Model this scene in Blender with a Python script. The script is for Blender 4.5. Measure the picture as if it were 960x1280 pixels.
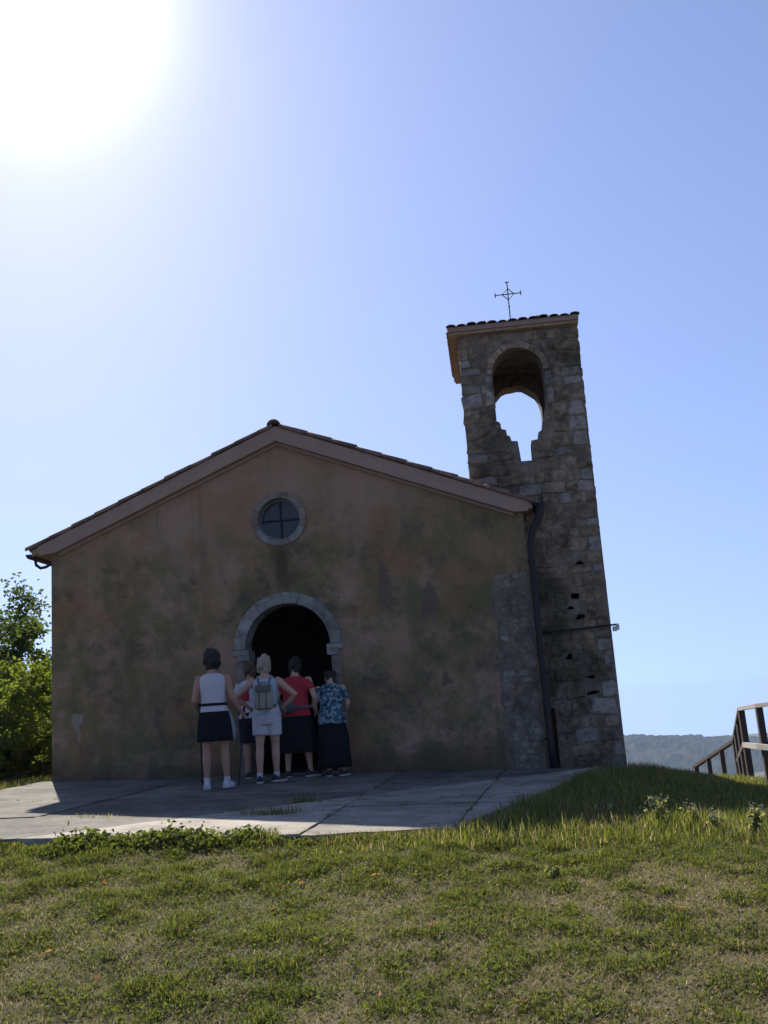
import bpy, math, random
import numpy as np
from mathutils import Vector, Matrix
from mathutils.geometry import tessellate_polygon
from mathutils import noise as mnoise
RAD = math.radians
random.seed(7); rng = np.random.default_rng(7)
for o in list(bpy.data.objects): bpy.data.objects.remove(o)
scene = bpy.context.scene
COL = scene.collection

# ------------------------------------------------------------------ camera
# x along the facade, y into the church, z up; z = 0 at the foot of the facade
F_PX, PITCH, ROLL, YAW = 1300.0, RAD(10.8), RAD(4.1), RAD(5.4)
CAM = Vector((2.80, -14.2, 0.755))
_f = Vector((-math.sin(YAW)*math.cos(PITCH), math.cos(YAW)*math.cos(PITCH), math.sin(PITCH)))
_r0 = Vector((math.cos(YAW), math.sin(YAW), 0)); _u0 = _r0.cross(_f)
_r = _r0*math.cos(ROLL) - _u0*math.sin(ROLL); _u = _u0*math.cos(ROLL) + _r0*math.sin(ROLL)
cd = bpy.data.cameras.new('camera'); cam = bpy.data.objects.new('camera', cd); COL.objects.link(cam)
cam.matrix_world = Matrix(((_r.x, _u.x, -_f.x, CAM.x), (_r.y, _u.y, -_f.y, CAM.y), (_r.z, _u.z, -_f.z, CAM.z), (0, 0, 0, 1)))
cd.sensor_fit = 'VERTICAL'; cd.sensor_height = 32; cd.lens = 32*F_PX/1280
cd.clip_start = 0.05; cd.clip_end = 20000
scene.camera = cam
def ray(px, py):
    return ((px-480)/F_PX)*_r - ((py-640)/F_PX)*_u + _f
def at_y(px, py, y):
    d = ray(px, py); return CAM + d*((y-CAM.y)/d.y)
def at_z(px, py, z):
    d = ray(px, py); return CAM + d*((z-CAM.z)/d.z)

# ------------------------------------------------------------------ light
SUN_EL, SUN_AZ = RAD(37.2), RAD(24.5)            # azimuth measured from +y towards -x
SUN_DIR = Vector((-math.sin(SUN_AZ)*math.cos(SUN_EL), math.cos(SUN_AZ)*math.cos(SUN_EL), math.sin(SUN_EL)))
world = bpy.data.worlds.new('World'); scene.world = world; world.use_nodes = True
wn, wl = world.node_tree.nodes, world.node_tree.links
bg = wn['Background']
sky = wn.new('ShaderNodeTexSky'); sky.sky_type = 'NISHITA'; sky.sun_disc = False
sky.sun_elevation = SUN_EL; sky.sun_rotation = -SUN_AZ
sky.air_density = 1.0; sky.dust_density = 0.12; sky.ozone_density = 3.0; sky.altitude = 200
SKY_STRENGTH = 0.092
tc = wn.new('ShaderNodeTexCoord')
vmax = wn.new('ShaderNodeVectorMath'); vmax.operation = 'MAXIMUM'; vmax.inputs[1].default_value = (-2, -2, 0.0)
wl.new(tc.outputs['Generated'], vmax.inputs[0]); 
lift = wn.new('ShaderNodeVectorMath'); lift.operation = 'MULTIPLY_ADD'; lift.inputs[1].default_value = (1, 1, .70); lift.inputs[2].default_value = (0, 0, .23)
wl.new(vmax.outputs[0], lift.inputs[0]); wl.new(lift.outputs[0], sky.inputs['Vector'])
# the sun's bright aureole in the hazy summer air, round the sun's own direction
vd = wn.new('ShaderNodeVectorMath'); vd.operation = 'DOT_PRODUCT'; vd.inputs[1].default_value = SUN_DIR
vnrm = wn.new('ShaderNodeVectorMath'); vnrm.operation = 'NORMALIZE'
wl.new(tc.outputs['Generated'], vnrm.inputs[0]); wl.new(vnrm.outputs[0], vd.inputs[0])
def wmath(op, a, b=None):
    n = wn.new('ShaderNodeMath'); n.operation = op
    for i, v in enumerate((a, b)):
        if v is None: continue
        if isinstance(v, (int, float)): n.inputs[i].default_value = v
        else: wl.new(v, n.inputs[i])
    return n.outputs[0]
ang = wmath('MULTIPLY', wmath('ARCCOSINE', wmath('MINIMUM', vd.outputs['Value'], 0.999999)), 57.29578)
g1 = wmath('MULTIPLY', wmath('POWER', 2.71828, wmath('MULTIPLY', wmath('POWER', wmath('DIVIDE', ang, 4.4), 2.0), -1.0)), 10.0)
g2 = wmath('MULTIPLY', wmath('POWER', 2.71828, wmath('DIVIDE', ang, -9.0)), 3.2)
g = wmath('ADD', g1, g2)
gc = wn.new('ShaderNodeMix'); gc.data_type = 'RGBA'; gc.blend_type = 'ADD'; gc.inputs[0].default_value = 1.0
gv = wn.new('ShaderNodeVectorMath'); gv.operation = 'SCALE'; gv.inputs[0].default_value = (1.0, 0.98, 0.94)
wl.new(g, gv.inputs['Scale'])
tint = wn.new('ShaderNodeMix'); tint.data_type = 'RGBA'; tint.blend_type = 'MULTIPLY'; tint.inputs[0].default_value = 1.0
tint.inputs[7].default_value = (1.075, .905, .94, 1); wl.new(sky.outputs[0], tint.inputs[6]); wl.new(tint.outputs[2], gc.inputs[6]); wl.new(gv.outputs[0], gc.inputs[7])
wl.new(gc.outputs[2], bg.inputs['Color']); bg.inputs['Strength'].default_value = SKY_STRENGTH
sd = bpy.data.lights.new('sun', 'SUN'); sd.energy = 4.6; sd.angle = RAD(0.53); sd.color = (1.0, 0.93, 0.82)
sun = bpy.data.objects.new('sun', sd); COL.objects.link(sun)
sun.rotation_euler = SUN_DIR.to_track_quat('Z', 'Y').to_euler(); sun.location = (-20, 40, 40)
vs = scene.view_settings; vs.view_transform = 'Standard'; vs.look = 'None'; vs.exposure = 1.0; vs.gamma = 1.0
try: vs.use_curve_mapping = False
except Exception: pass

# ------------------------------------------------------------------ materials
class NT:
    def __init__(s, name):
        s.m = bpy.data.materials.new(name); s.m.use_nodes = True
        s.n, s.l = s.m.node_tree.nodes, s.m.node_tree.links
        s.b = s.n['Principled BSDF']; s.out = s.n['Material Output']
        s.tc = s.n.new('ShaderNodeTexCoord')
    def put(s, sock, v):
        if isinstance(v, (int, float)): sock.default_value = v
        elif isinstance(v, (tuple, list)):
            sock.default_value = (*v, 1) if len(v) == 3 and sock.type == 'RGBA' else v
        else: s.l.new(v, sock)
    def noise(s, scale, detail=6, rough=.6, dist=0, coord='Object', stretch=None, off=None):
        n = s.n.new('ShaderNodeTexNoise'); n.inputs['Scale'].default_value = scale
        n.inputs['Detail'].default_value = detail; n.inputs['Roughness'].default_value = rough
        n.inputs['Distortion'].default_value = dist
        src = s.tc.outputs[coord] if isinstance(coord, str) else coord
        if stretch or off:
            mp = s.n.new('ShaderNodeMapping')
            if stretch: mp.inputs['Scale'].default_value = stretch
            if off: mp.inputs['Location'].default_value = off
            s.l.new(src, mp.inputs[0]); src = mp.outputs[0]
        s.l.new(src, n.inputs['Vector']); return n.outputs['Fac']
    def math(s, op, a, b=0.0, clamp=False):
        n = s.n.new('ShaderNodeMath'); n.operation = op; n.use_clamp = clamp
        s.put(n.inputs[0], a); s.put(n.inputs[1], b); return n.outputs[0]
    def ramp(s, v, lo, hi):
        n = s.n.new('ShaderNodeMapRange'); n.interpolation_type = 'SMOOTHSTEP'
        s.put(n.inputs[0], v); n.inputs[1].default_value = lo; n.inputs[2].default_value = hi
        return n.outputs[0]
    def mix(s, f, a, b, mode='MIX'):
        n = s.n.new('ShaderNodeMix'); n.data_type = 'RGBA'; n.blend_type = mode
        s.put(n.inputs[0], f); s.put(n.inputs[6], a); s.put(n.inputs[7], b); return n.outputs[2]
    def xyz(s, coord='Object'):
        n = s.n.new('ShaderNodeSeparateXYZ'); s.l.new(s.tc.outputs[coord], n.inputs[0]); return n.outputs
    def rand(s):
        return s.n.new('ShaderNodeObjectInfo').outputs['Random']
    def world_pos(s):
        return s.n.new('ShaderNodeNewGeometry').outputs['Position']
    def bump(s, h, strength=.5, dist=.01):
        n = s.n.new('ShaderNodeBump'); n.inputs['Strength'].default_value = strength
        n.inputs['Distance'].default_value = dist; s.l.new(h, n.inputs['Height'])
        s.l.new(n.outputs[0], s.b.inputs['Normal'])
    def done(s, col, rough=.85, spec=.3, metal=0):
        s.put(s.b.inputs['Base Color'], col); s.put(s.b.inputs['Roughness'], rough)
        s.b.inputs['Specular IOR Level'].default_value = spec; s.b.inputs['Metallic'].default_value = metal
        return s.m
def simple(name, col, rough=.8, var=.25, scale=8, bump=.3, bdist=.004, spec=.3, metal=0, world=False):
    t = NT(name); co = t.world_pos() if world else 'Object'
    n = t.noise(scale, coord=co); dark = tuple(c*(1-var) for c in col); lite = tuple(min(1, c*(1+var)) for c in col)
    c = t.mix(n, dark, lite)
    if bump: t.bump(t.noise(scale*5, coord=co), bump, bdist)
    return t.done(c, rough, spec, metal)
def leaf_mat(name, cols, trans=.5, attr=None, rough=.6):
    """thin leaf: diffuse plus light shining through"""
    t = NT(name)
    if attr:
        a = t.n.new('ShaderNodeAttribute'); a.attribute_name = attr; c = a.outputs['Color']
    else:
        w = t.world_pos(); c = t.mix(t.ramp(t.noise(1.6, 3, coord=w), .35, .65), cols[0], cols[1])
        c = t.mix(t.ramp(t.noise(30, 2, coord=w), .4, .7), c, cols[2])
    d = t.n.new('ShaderNodeBsdfDiffuse'); tr = t.n.new('ShaderNodeBsdfTranslucent'); gl = t.n.new('ShaderNodeBsdfGlossy')
    t.l.new(c, d.inputs['Color']); gl.inputs['Roughness'].default_value = .6; gl.inputs['Color'].default_value = (.8, .8, .8, 1)
    ct = t.mix(1.0, c, (1.3, 1.28, .78), 'MULTIPLY'); t.l.new(ct, tr.inputs['Color'])
    m1 = t.n.new('ShaderNodeMixShader'); m1.inputs[0].default_value = trans; t.l.new(d.outputs[0], m1.inputs[1]); t.l.new(tr.outputs[0], m1.inputs[2])
    m2 = t.n.new('ShaderNodeMixShader'); m2.inputs[0].default_value = .02; t.l.new(m1.outputs[0], m2.inputs[1]); t.l.new(gl.outputs[0], m2.inputs[2])
    t.l.new(m2.outputs[0], t.out.inputs['Surface']); return t.m

def mat_plaster():
    t = NT('plaster'); X = t.xyz(); x, z = X[0], X[2]
    n1 = t.noise(.55, 8, .62, .05); n2 = t.noise(1.7, 10, .72, .08, off=(3, 0, 1)); n3 = t.noise(9, 8, .7); n4 = t.noise(55, 4, .7)
    col = t.mix(t.ramp(n1, .38, .62), (.28, .185, .11), (.38, .25, .18))
    # grey-green algae bloom, mostly below the line of the eaves
    zw = t.math('ADD', z, t.math('MULTIPLY', t.math('SUBTRACT', n1, .5), 3.2))
    lowm = t.math('SUBTRACT', 1.0, t.ramp(zw, 2.6, 4.1))
    alg = t.math('MULTIPLY', t.ramp(n2, .36, .60), t.math('ADD', t.math('MULTIPLY', lowm, .75), .12))
    col = t.mix(alg, col, (.135, .128, .058))
    # rusty ochre blotches
    col = t.mix(t.math('MULTIPLY', t.ramp(t.noise(1.1, 7, .6, off=(9, 2, 5)), .50, .66), .6), col, (.29, .155, .08))
    # dark mould
    dk = t.ramp(t.noise(2.1, 10, .76, .06, off=(1, 7, 3)), .50, .66)
    col = t.mix(t.math('MULTIPLY', dk, t.math('ADD', t.math('MULTIPLY', lowm, .6), .2)), col, (.085, .075, .058))
    # rain streaks
    st = t.ramp(t.noise(3.0, 6, .65, stretch=(1.6, 1, .16)), .52, .72)
    col = t.mix(t.math('MULTIPLY', st, .38), col, (.11, .10, .075))
    # run below the round window
    ax = t.math('ABSOLUTE', t.math('ADD', x, .03)); wob = t.math('MULTIPLY', t.math('SUBTRACT', n3, .5), .12)
    run = t.math('MULTIPLY', t.math('SUBTRACT', 1.0, t.ramp(t.math('ADD', ax, wob), .03, .17)), t.math('MULTIPLY', t.ramp(z, 2.35, 2.75), t.math('SUBTRACT', 1.0, t.ramp(z, 3.0, 3.25))))
    col = t.mix(t.math('MULTIPLY', run, .75), col, (.05, .045, .035))
    # damp, darker foot
    ft = t.math('SUBTRACT', 1.0, t.ramp(t.math('ADD', z, t.math('MULTIPLY', n2, -.7)), -.35, .12))
    col = t.mix(t.math('MULTIPLY', ft, .6), col, (.075, .058, .043))
    col = t.mix(t.math('MULTIPLY', t.ramp(n4, .35, .75), .35), col, t.mix(1.0, col, (.55, .55, .55), 'MULTIPLY'))
    # hairline cracks
    vo = t.n.new('ShaderNodeTexVoronoi'); vo.feature = 'DISTANCE_TO_EDGE'; vo.inputs['Scale'].default_value = .8
    wv = t.n.new('ShaderNodeVectorMath'); wv.operation = 'SCALE'; wv.inputs['Scale'].default_value = .5
    nv = t.n.new('ShaderNodeTexNoise'); nv.inputs['Scale'].default_value = 2.4; nv.inputs['Detail'].default_value = 6; t.l.new(t.tc.outputs['Object'], nv.inputs['Vector']); t.l.new(nv.outputs['Color'], wv.inputs[0])
    av = t.n.new('ShaderNodeVectorMath'); av.operation = 'ADD'; t.l.new(wv.outputs[0], av.inputs[0]); t.l.new(t.tc.outputs['Object'], av.inputs[1]); t.l.new(av.outputs[0], vo.inputs['Vector'])
    crk = t.math('MULTIPLY', t.math('SUBTRACT', 1.0, t.ramp(vo.outputs['Distance'], .0, .005)), t.ramp(t.noise(.9, 3, .5, off=(6, 6, 2)), .50, .58))
    col = t.mix(t.math('MULTIPLY', crk, .35), col, (.04, .034, .026))
    h = t.math('ADD', t.math('MULTIPLY', n2, .6), t.math('ADD', t.math('MULTIPLY', n3, .35), t.math('MULTIPLY', n4, .12)))
    t.bump(h, .8, .035)
    return t.done(col, .95, .1)
def mat_stone(name, a, b, grime=(.07, .07, .05), gamt=.6, rvar=True):
    t = NT(name); w = t.world_pos()
    n = t.noise(6, 7, .65, coord=w); col = t.mix(t.ramp(n, .35, .65), a, b)
    if rvar:
        r = t.rand(); v = t.math('ADD', .80, t.math('MULTIPLY', r, .38)); c = t.n.new('ShaderNodeCombineColor')
        for i in range(3): t.l.new(v, c.inputs[i])
        col = t.mix(1.0, col, c.outputs[0], 'MULTIPLY')
    g = t.math('MULTIPLY', t.ramp(t.noise(1.3, 8, .7, .4, coord=w), .44, .66), gamt); col = t.mix(g, col, grime)
    g2 = t.math('MULTIPLY', t.ramp(t.noise(14, 6, .7, coord=w), .50, .68), .55); col = t.mix(g2, col, tuple(c*.6 for c in grime))
    g3 = t.math('MULTIPLY', t.ramp(t.noise(4.2, 8, .75, coord=w, off=(5, 1, 8)), .52, .66), gamt*.8); col = t.mix(g3, col, tuple(c*.5 for c in grime))
    g4 = t.math('MULTIPLY', t.ramp(t.noise(3.1, 8, .75, coord=w, off=(2, 9, 4)), .55, .68), .35); col = t.mix(g4, col, tuple(min(1, c*1.35) for c in b))
    t.bump(t.noise(28, 6, .7, coord=w), .8, .02)
    return t.done(col, .95, .1)
def mat_concrete(name, a, b, agg=.35):
    t = NT(name); w = t.world_pos()
    n = t.noise(1.1, 8, .65, coord=w); col = t.mix(t.ramp(n, .35, .65), a, b)
    col = t.mix(t.math('MULTIPLY', t.ramp(t.noise(5, 7, .7, coord=w), .5, .7), .5), col, tuple(c*.5 for c in a))
    col = t.mix(t.math('MULTIPLY', t.ramp(t.noise(2.3, 9, .75, coord=w, off=(3, 3, 0)), .48, .64), .6), col, (.085, .09, .055))
    col = t.mix(t.math('MULTIPLY', t.ramp(t.noise(11, 8, .8, coord=w, off=(1, 5, 0)), .54, .66), .55), col, tuple(c*.35 for c in a))
    n2 = t.noise(60, 4, .7, coord=w); col = t.mix(t.math('MULTIPLY', t.ramp(n2, .5, .7), agg), col, tuple(c*.45 for c in a))
    r = t.rand(); v = t.math('ADD', .82, t.math('MULTIPLY', r, .36)); c = t.n.new('ShaderNodeCombineColor')
    for i in range(3): t.l.new(v, c.inputs[i])
    col = t.mix(1.0, col, c.outputs[0], 'MULTIPLY')
    t.bump(t.math('ADD', n2, t.noise(9, 5, coord=w)), .6, .012)
    return t.done(col, .92, .15)
def mat_ground():
    t = NT('soil_and_thatch'); w = t.world_pos()
    a = t.noise(.9, 7, .62, coord=w); b = t.noise(40, 6, .75, coord=w); c = t.noise(4, 6, .7, coord=w)
    col = t.mix(t.ramp(a, .38, .62), (.075, .085, .028), (.16, .125, .075))
    col = t.mix(t.math('MULTIPLY', t.ramp(c, .45, .65), .5), col, (.05, .055, .02))
    col = t.mix(t.math('MULTIPLY', t.ramp(b, .45, .7), .6), col, (.27, .215, .135))
    t.bump(b, .9, .03); return t.done(col, .95, .1)
def mat_forest():
    t = NT('wooded_hill'); w = t.world_pos()
    a = t.noise(.012, 6, .6, coord=w); b = t.noise(.08, 5, .7, coord=w)
    col = t.mix(t.ramp(a, .4, .6), (.022, .034, .020), (.036, .045, .024))
    col = t.mix(t.math('MULTIPLY', t.ramp(b, .5, .7), .6), col, (.015, .024, .012))
    f = t.ramp(t.noise(.007, 3, .5, coord=w, off=(4, 2, 0)), .60, .66); col = t.mix(t.math('MULTIPLY', f, .3), col, (.10, .09, .06))
    t.bump(b, 1.0, 6.0); return t.done(col, .95, .05)
def mat_pattern_cloth(name, cols, scale=26):
    t = NT(name); v = t.n.new('ShaderNodeTexVoronoi'); v.inputs['Scale'].default_value = scale
    t.l.new(t.tc.outputs['Object'], v.inputs['Vector'])
    s = t.n.new('ShaderNodeSeparateColor'); t.l.new(v.outputs['Color'], s.inputs[0])
    c = t.mix(t.ramp(s.outputs[0], .35, .45), cols[0], cols[1]); c = t.mix(t.ramp(s.outputs[1], .68, .74), c, cols[2])
    t.bump(t.noise(60), .3, .003); return t.done(c, .85, .1)

M = dict(
    plaster=mat_plaster(),
    band=simple('cornice_plaster', (.31, .22, .175), .9, .25, 3, .4, .01),
    patch_dark=simple('bare_render', (.15, .105, .078), .95, .4, 9, .7, .02),
    patch_pale=simple('pale_repair_mortar', (.26, .22, .17), .95, .25, 7, .5, .01),
    stone=mat_stone('rubble_stone', (.165, .12, .085), (.32, .25, .18), (.055, .052, .034), .9),
    corner_mortar=mat_stone('bare_corner_mortar', (.15, .12, .09), (.225, .19, .15), (.08, .075, .055), .7, False),
    corner_stone=mat_stone('bare_corner_rubble', (.19, .165, .135), (.28, .25, .21), (.10, .095, .07), .7),
    pale_stone=mat_stone('pale_limestone', (.25, .22, .19), (.35, .315, .28), (.10, .095, .075), .7),
    door_stone=mat_stone('door_limestone', (.22, .225, .21), (.31, .31, .285), (.12, .12, .09), .6),
    jamb_stone=mat_stone('pinkish_limestone', (.19, .155, .13), (.27, .225, .19), (.12, .11, .09), .5),
    mortar=mat_stone('lime_mortar', (.18, .145, .11), (.26, .21, .165), (.062, .06, .042), .85, False),
    brick=mat_stone('old_brick', (.30, .22, .15), (.38, .29, .21), (.10, .09, .07), .4),
    tile=mat_stone('clay_tile', (.23, .14, .10), (.31, .20, .145), (.075, .075, .055), .8),
    interior=simple('interior_plaster', (.16, .14, .12), .95, .2, 4, .2),
    iron=simple('dark_iron', (.025, .026, .03), .6, .3, 20, .2, .002, .4, .6),
    pipe=simple('dark_painted_pipe', (.012, .012, .014), .6, .3, 6, .15, .002, .4),
    zinc=simple('weathered_zinc', (.16, .17, .18), .5, .25, 6, .2, .003, .5, .6),
    porcelain=simple('porcelain', (.55, .53, .50), .4, .1, 10, 0),
    door_wood=simple('old_red_brown_wood', (.085, .045, .030), .8, .4, 12, .5, .01),
    wood=simple('weathered_dark_wood', (.060, .042, .036), .8, .4, 14, .6, .008),
    rail_wood=simple('weathered_sky_sheen_wood', (.36, .33, .31), .7, .25, 12, .5, .006),  # weathered rail timber, with the sheen of the sky painted in as a pale tone
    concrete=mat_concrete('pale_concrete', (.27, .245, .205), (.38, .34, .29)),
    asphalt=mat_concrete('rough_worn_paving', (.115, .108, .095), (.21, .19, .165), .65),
    kerbstone=mat_concrete('kerb_concrete', (.22, .21, .19), (.32, .30, .27)),
    ground=mat_ground(), forest=mat_forest(),
    bark=simple('bark', (.10, .085, .065), .95, .4, 9, .8, .03),
    skin=simple('skin', (.46, .27, .19), .6, .08, 9, .1, .002, .35),
    skin2=simple('tanned_skin', (.36, .20, .135), .6, .08, 9, .1, .002, .35),
    eye=simple('eye', (.5, .48, .46), .2, .05, 10, 0),
    hair_dark=simple('dark_hair', (.022, .017, .014), .55, .5, 60, .8, .01, .4),
    hair_grey=simple('ash_blond_hair', (.36, .30, .22), .55, .35, 60, .8, .01, .4),
    hair_brown=simple('brown_hair', (.09, .055, .035), .55, .5, 60, .8, .01, .4),
    white_cloth=simple('white_cotton', (.54, .52, .55), .9, .08, 8, .8, .03),
    pale_blue=simple('pale_blue_cotton', (.40, .48, .54), .9, .08, 8, .8, .03),
    black_cloth=simple('black_cloth', (.014, .015, .018), .95, .3, 10, .8, .02, .1),
    navy_cloth=simple('dark_navy_cloth', (.020, .023, .035), .95, .3, 10, .4, .006, .1),
    red_cloth=simple('red_cotton', (.42, .035, .05), .9, .15, 8, .8, .03),
    grey_cloth=simple('light_grey_cloth', (.24, .25, .28), .9, .1, 8, .4, .006),
    teal_print=mat_pattern_cloth('teal_print', ((.03, .055, .07), (.06, .12, .15), (.20, .27, .29))),
    canvas=simple('khaki_canvas', (.30, .285, .22), .9, .12, 20, .5, .004),
    canvas_dark=simple('dark_khaki_webbing', (.13, .125, .10), .9, .15, 20, .5, .003),
    bag=simple('slate_nylon', (.065, .085, .105), .7, .15, 20, .4, .003),
    shoe_dark=simple('dark_trainer', (.03, .032, .04), .7, .3, 12, .3, .003),
    shoe_white=simple('white_trainer', (.55, .54, .55), .7, .12, 12, .3, .003),
    sole=simple('pale_rubber_sole', (.42, .42, .42), .7, .1, 12, .2, .003),
    leaf_a=leaf_mat('dark_oak_leaves', ((.050, .085, .022), (.075, .115, .028), (.10, .13, .04)), .5),
    leaf_b=leaf_mat('yellow_green_leaves', ((.075, .120, .018), (.12, .165, .024), (.15, .17, .03)), .6),
    leaf_c=leaf_mat('weed_leaves', ((.070, .100, .018), (.105, .130, .024), (.08, .095, .02)), .55),
    leaf_d=leaf_mat('pale_weed_leaves', ((.17, .19, .075), (.22, .23, .10), (.26, .25, .13)), .5),  # paler green than the other weed leaves
    dead_leaf=leaf_mat('dead_leaf', ((.30, .11, .035), (.38, .17, .06), (.42, .26, .13)), .35),
    flower=simple('dry_seed_head', (.46, .43, .24), .9, .2, 30, 0),
    grass=leaf_mat('grass_blade', None, .5, 'blade_colour'),
)
def mat_glass():
    t = NT('dark_window_glass'); n = t.noise(3, 4)
    t.bump(t.noise(6, 3), .1, .004)
    return t.done(t.mix(n, (.010, .013, .016), (.03, .036, .04)), .25, .5)
M['glass'] = mat_glass()

# ------------------------------------------------------------------ object helpers
def link(name, me, mat=None, parent=None, smooth=False):
    o = bpy.data.objects.new(name, me); COL.objects.link(o)
    if mat is not None and not me.materials: me.materials.append(M[mat] if isinstance(mat, str) else mat)
    if smooth: me.polygons.foreach_set('use_smooth', [True]*len(me.polygons))
    if parent is not None: o.parent = parent
    return o
def mesh(name, v, f, mat=None, parent=None, smooth=False):
    me = bpy.data.meshes.new(name); me.from_pydata([tuple(p) for p in v], [], [tuple(q) for q in f]); me.update()
    return link(name, me, mat, parent, smooth)
def fix_normals(o):
    import bmesh
    b = bmesh.new(); b.from_mesh(o.data); bmesh.ops.recalc_face_normals(b, faces=b.faces[:]); b.to_mesh(o.data); b.free(); return o
def empty(name, loc=(0, 0, 0), rz=0.0):
    o = bpy.data.objects.new(name, None); COL.objects.link(o); o.location = loc; o.rotation_euler = (0, 0, rz); o.empty_display_size = .1; return o
def tag(o, label=None, cat=None, group=None, kind=None):
    if label: o['label'] = label
    if cat: o['category'] = cat
    if group: o['group'] = group
    if kind: o['kind'] = kind
    return o
class MB:
    """collects shapes into one mesh"""
    def __init__(s): s.v, s.f = [], []
    def add(s, v, f):
        k = len(s.v); s.v += [tuple(p) for p in v]; s.f += [tuple(i+k for i in q) for q in f]; return s
    def box(s, lo, hi):
        (a, b, c), (d, e, g) = lo, hi
        return s.add([(a, b, c), (d, b, c), (d, e, c), (a, e, c), (a, b, g), (d, b, g), (d, e, g), (a, e, g)],
                     [(0, 3, 2, 1), (4, 5, 6, 7), (0, 1, 5, 4), (1, 2, 6, 5), (2, 3, 7, 6), (3, 0, 4, 7)])
    def tube(s, pts, radii, n=10, squash=None, up=None, cap=True, dome=False):
        """tapered tube through points; squash=(a,b) makes the section an ellipse in the local frame"""
        pts = [Vector(p) for p in pts]
        if isinstance(radii, (int, float)): radii = [radii]*len(pts)
        radii = list(radii)
        if dome:
            a, b = (pts[0]-pts[1]).normalized(), (pts[-1]-pts[-2]).normalized(); r0, r1 = radii[0], radii[-1]
            pts = [pts[0]+a*r0*.85, pts[0]+a*r0*.5] + pts + [pts[-1]+b*r1*.5, pts[-1]+b*r1*.85]
            radii = [r0*.5, r0*.86] + radii + [r1*.86, r1*.5]
        rings = []; prev = None
        for i, p in enumerate(pts):
            t = (pts[min(i+1, len(pts)-1)]-pts[max(i-1, 0)]).normalized()
            if prev is None:
                ref = Vector(up) if up else (Vector((0, 0, 1)) if abs(t.z) < .9 else Vector((1, 0, 0)))
                e1 = (ref-t*ref.dot(t)).normalized()
            else: e1 = (prev-t*prev.dot(t)).normalized()
            prev = e1; e2 = t.cross(e1); a, b = squash or (1, 1)
            rings.append([p+e1*math.cos(q*2*math.pi/n)*radii[i]*a+e2*math.sin(q*2*math.pi/n)*radii[i]*b for q in range(n)])
        v = [q for r in rings for q in r]; f = []
        for i in range(len(rings)-1):
            for j in range(n):
                k = (j+1) % n; f.append((i*n+j, i*n+k, (i+1)*n+k, (i+1)*n+j))
        if cap: f.append(tuple(range(n))[::-1]); f.append(tuple((len(rings)-1)*n+j for j in range(n)))
        return s.add(v, f)
    def rings(s, rings, n=20, cap=True, wob=0, folds=0, ph=0):
        """loft of ellipses (cx,cy,z,rx,ry) up the z axis"""
        v = []; f = []
        for i, (cx, cy, z, rx, ry) in enumerate(rings):
            w = wob[i] if isinstance(wob, (list, tuple)) else wob
            for j in range(n):
                a = 2*math.pi*j/n; k = 1+w*math.sin(folds*a+ph)+w*.5*math.sin((folds+2)*a+1.3+ph)
                v.append((cx+rx*k*math.cos(a), cy+ry*k*math.sin(a), z))
        for i in range(len(rings)-1):
            for j in range(n):
                k = (j+1) % n; f.append((i*n+j, i*n+k, (i+1)*n+k, (i+1)*n+j))
        if cap: f.append(tuple(range(n))[::-1]); f.append(tuple((len(rings)-1)*n+j for j in range(n)))
        return s.add(v, f)
    def ball(s, c, r, nu=12, nv=8):
        rx, ry, rz = (r, r, r) if isinstance(r, (int, float)) else r
        v = [(c[0], c[1], c[2]-rz)]
        for i in range(1, nv):
            t = math.pi*i/nv
            for j in range(nu):
                a = 2*math.pi*j/nu; v.append((c[0]+rx*math.sin(t)*math.cos(a), c[1]+ry*math.sin(t)*math.sin(a), c[2]-rz*math.cos(t)))
        v.append((c[0], c[1], c[2]+rz)); f = []
        for j in range(nu): f.append((0, 1+(j+1) % nu, 1+j)); f.append((len(v)-1, 1+(nv-2)*nu+j, 1+(nv-2)*nu+(j+1) % nu))
        for i in range(nv-2):
            for j in range(nu):
                k = (j+1) % nu; f.append((1+i*nu+j, 1+i*nu+k, 1+(i+1)*nu+k, 1+(i+1)*nu+j))
        return s.add(v, f)
    def wall(s, outer, holes, y0, y1):
        """polygon in x,z with holes, extruded from y0 (front) to y1"""
        polys = [outer]+list(holes); flat = [p for q in polys for p in q]; n = len(flat)
        tris = tessellate_polygon([[Vector((x, z, 0)) for x, z in q] for q in polys])
        v = [(x, y0, z) for x, z in flat]+[(x, y1, z) for x, z in flat]; f = []
        for t in tris:
            (ax, az), (bx, bz), (cx, cz) = (flat[i] for i in t)
            ccw = (bx-ax)*(cz-az)-(bz-az)*(cx-ax) > 0; t = tuple(t) if ccw else tuple(t)[::-1]
            f.append(t); f.append(tuple(i+n for i in t)[::-1])
        k = 0
        for qi, q in enumerate(polys):
            m = len(q); area = sum(q[i][0]*q[(i+1) % m][1]-q[(i+1) % m][0]*q[i][1] for i in range(m))
            rev = (area < 0) != (qi > 0)
            for i in range(m):
                a, b = k+i, k+(i+1) % m; e = (a, a+n, b+n, b); f.append(e if not rev else e[::-1])
            k += m
        return s.add(v, f)
    def build(s, name, mat=None, parent=None, smooth=False):
        return mesh(name, s.v, s.f, mat, parent, smooth)

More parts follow.
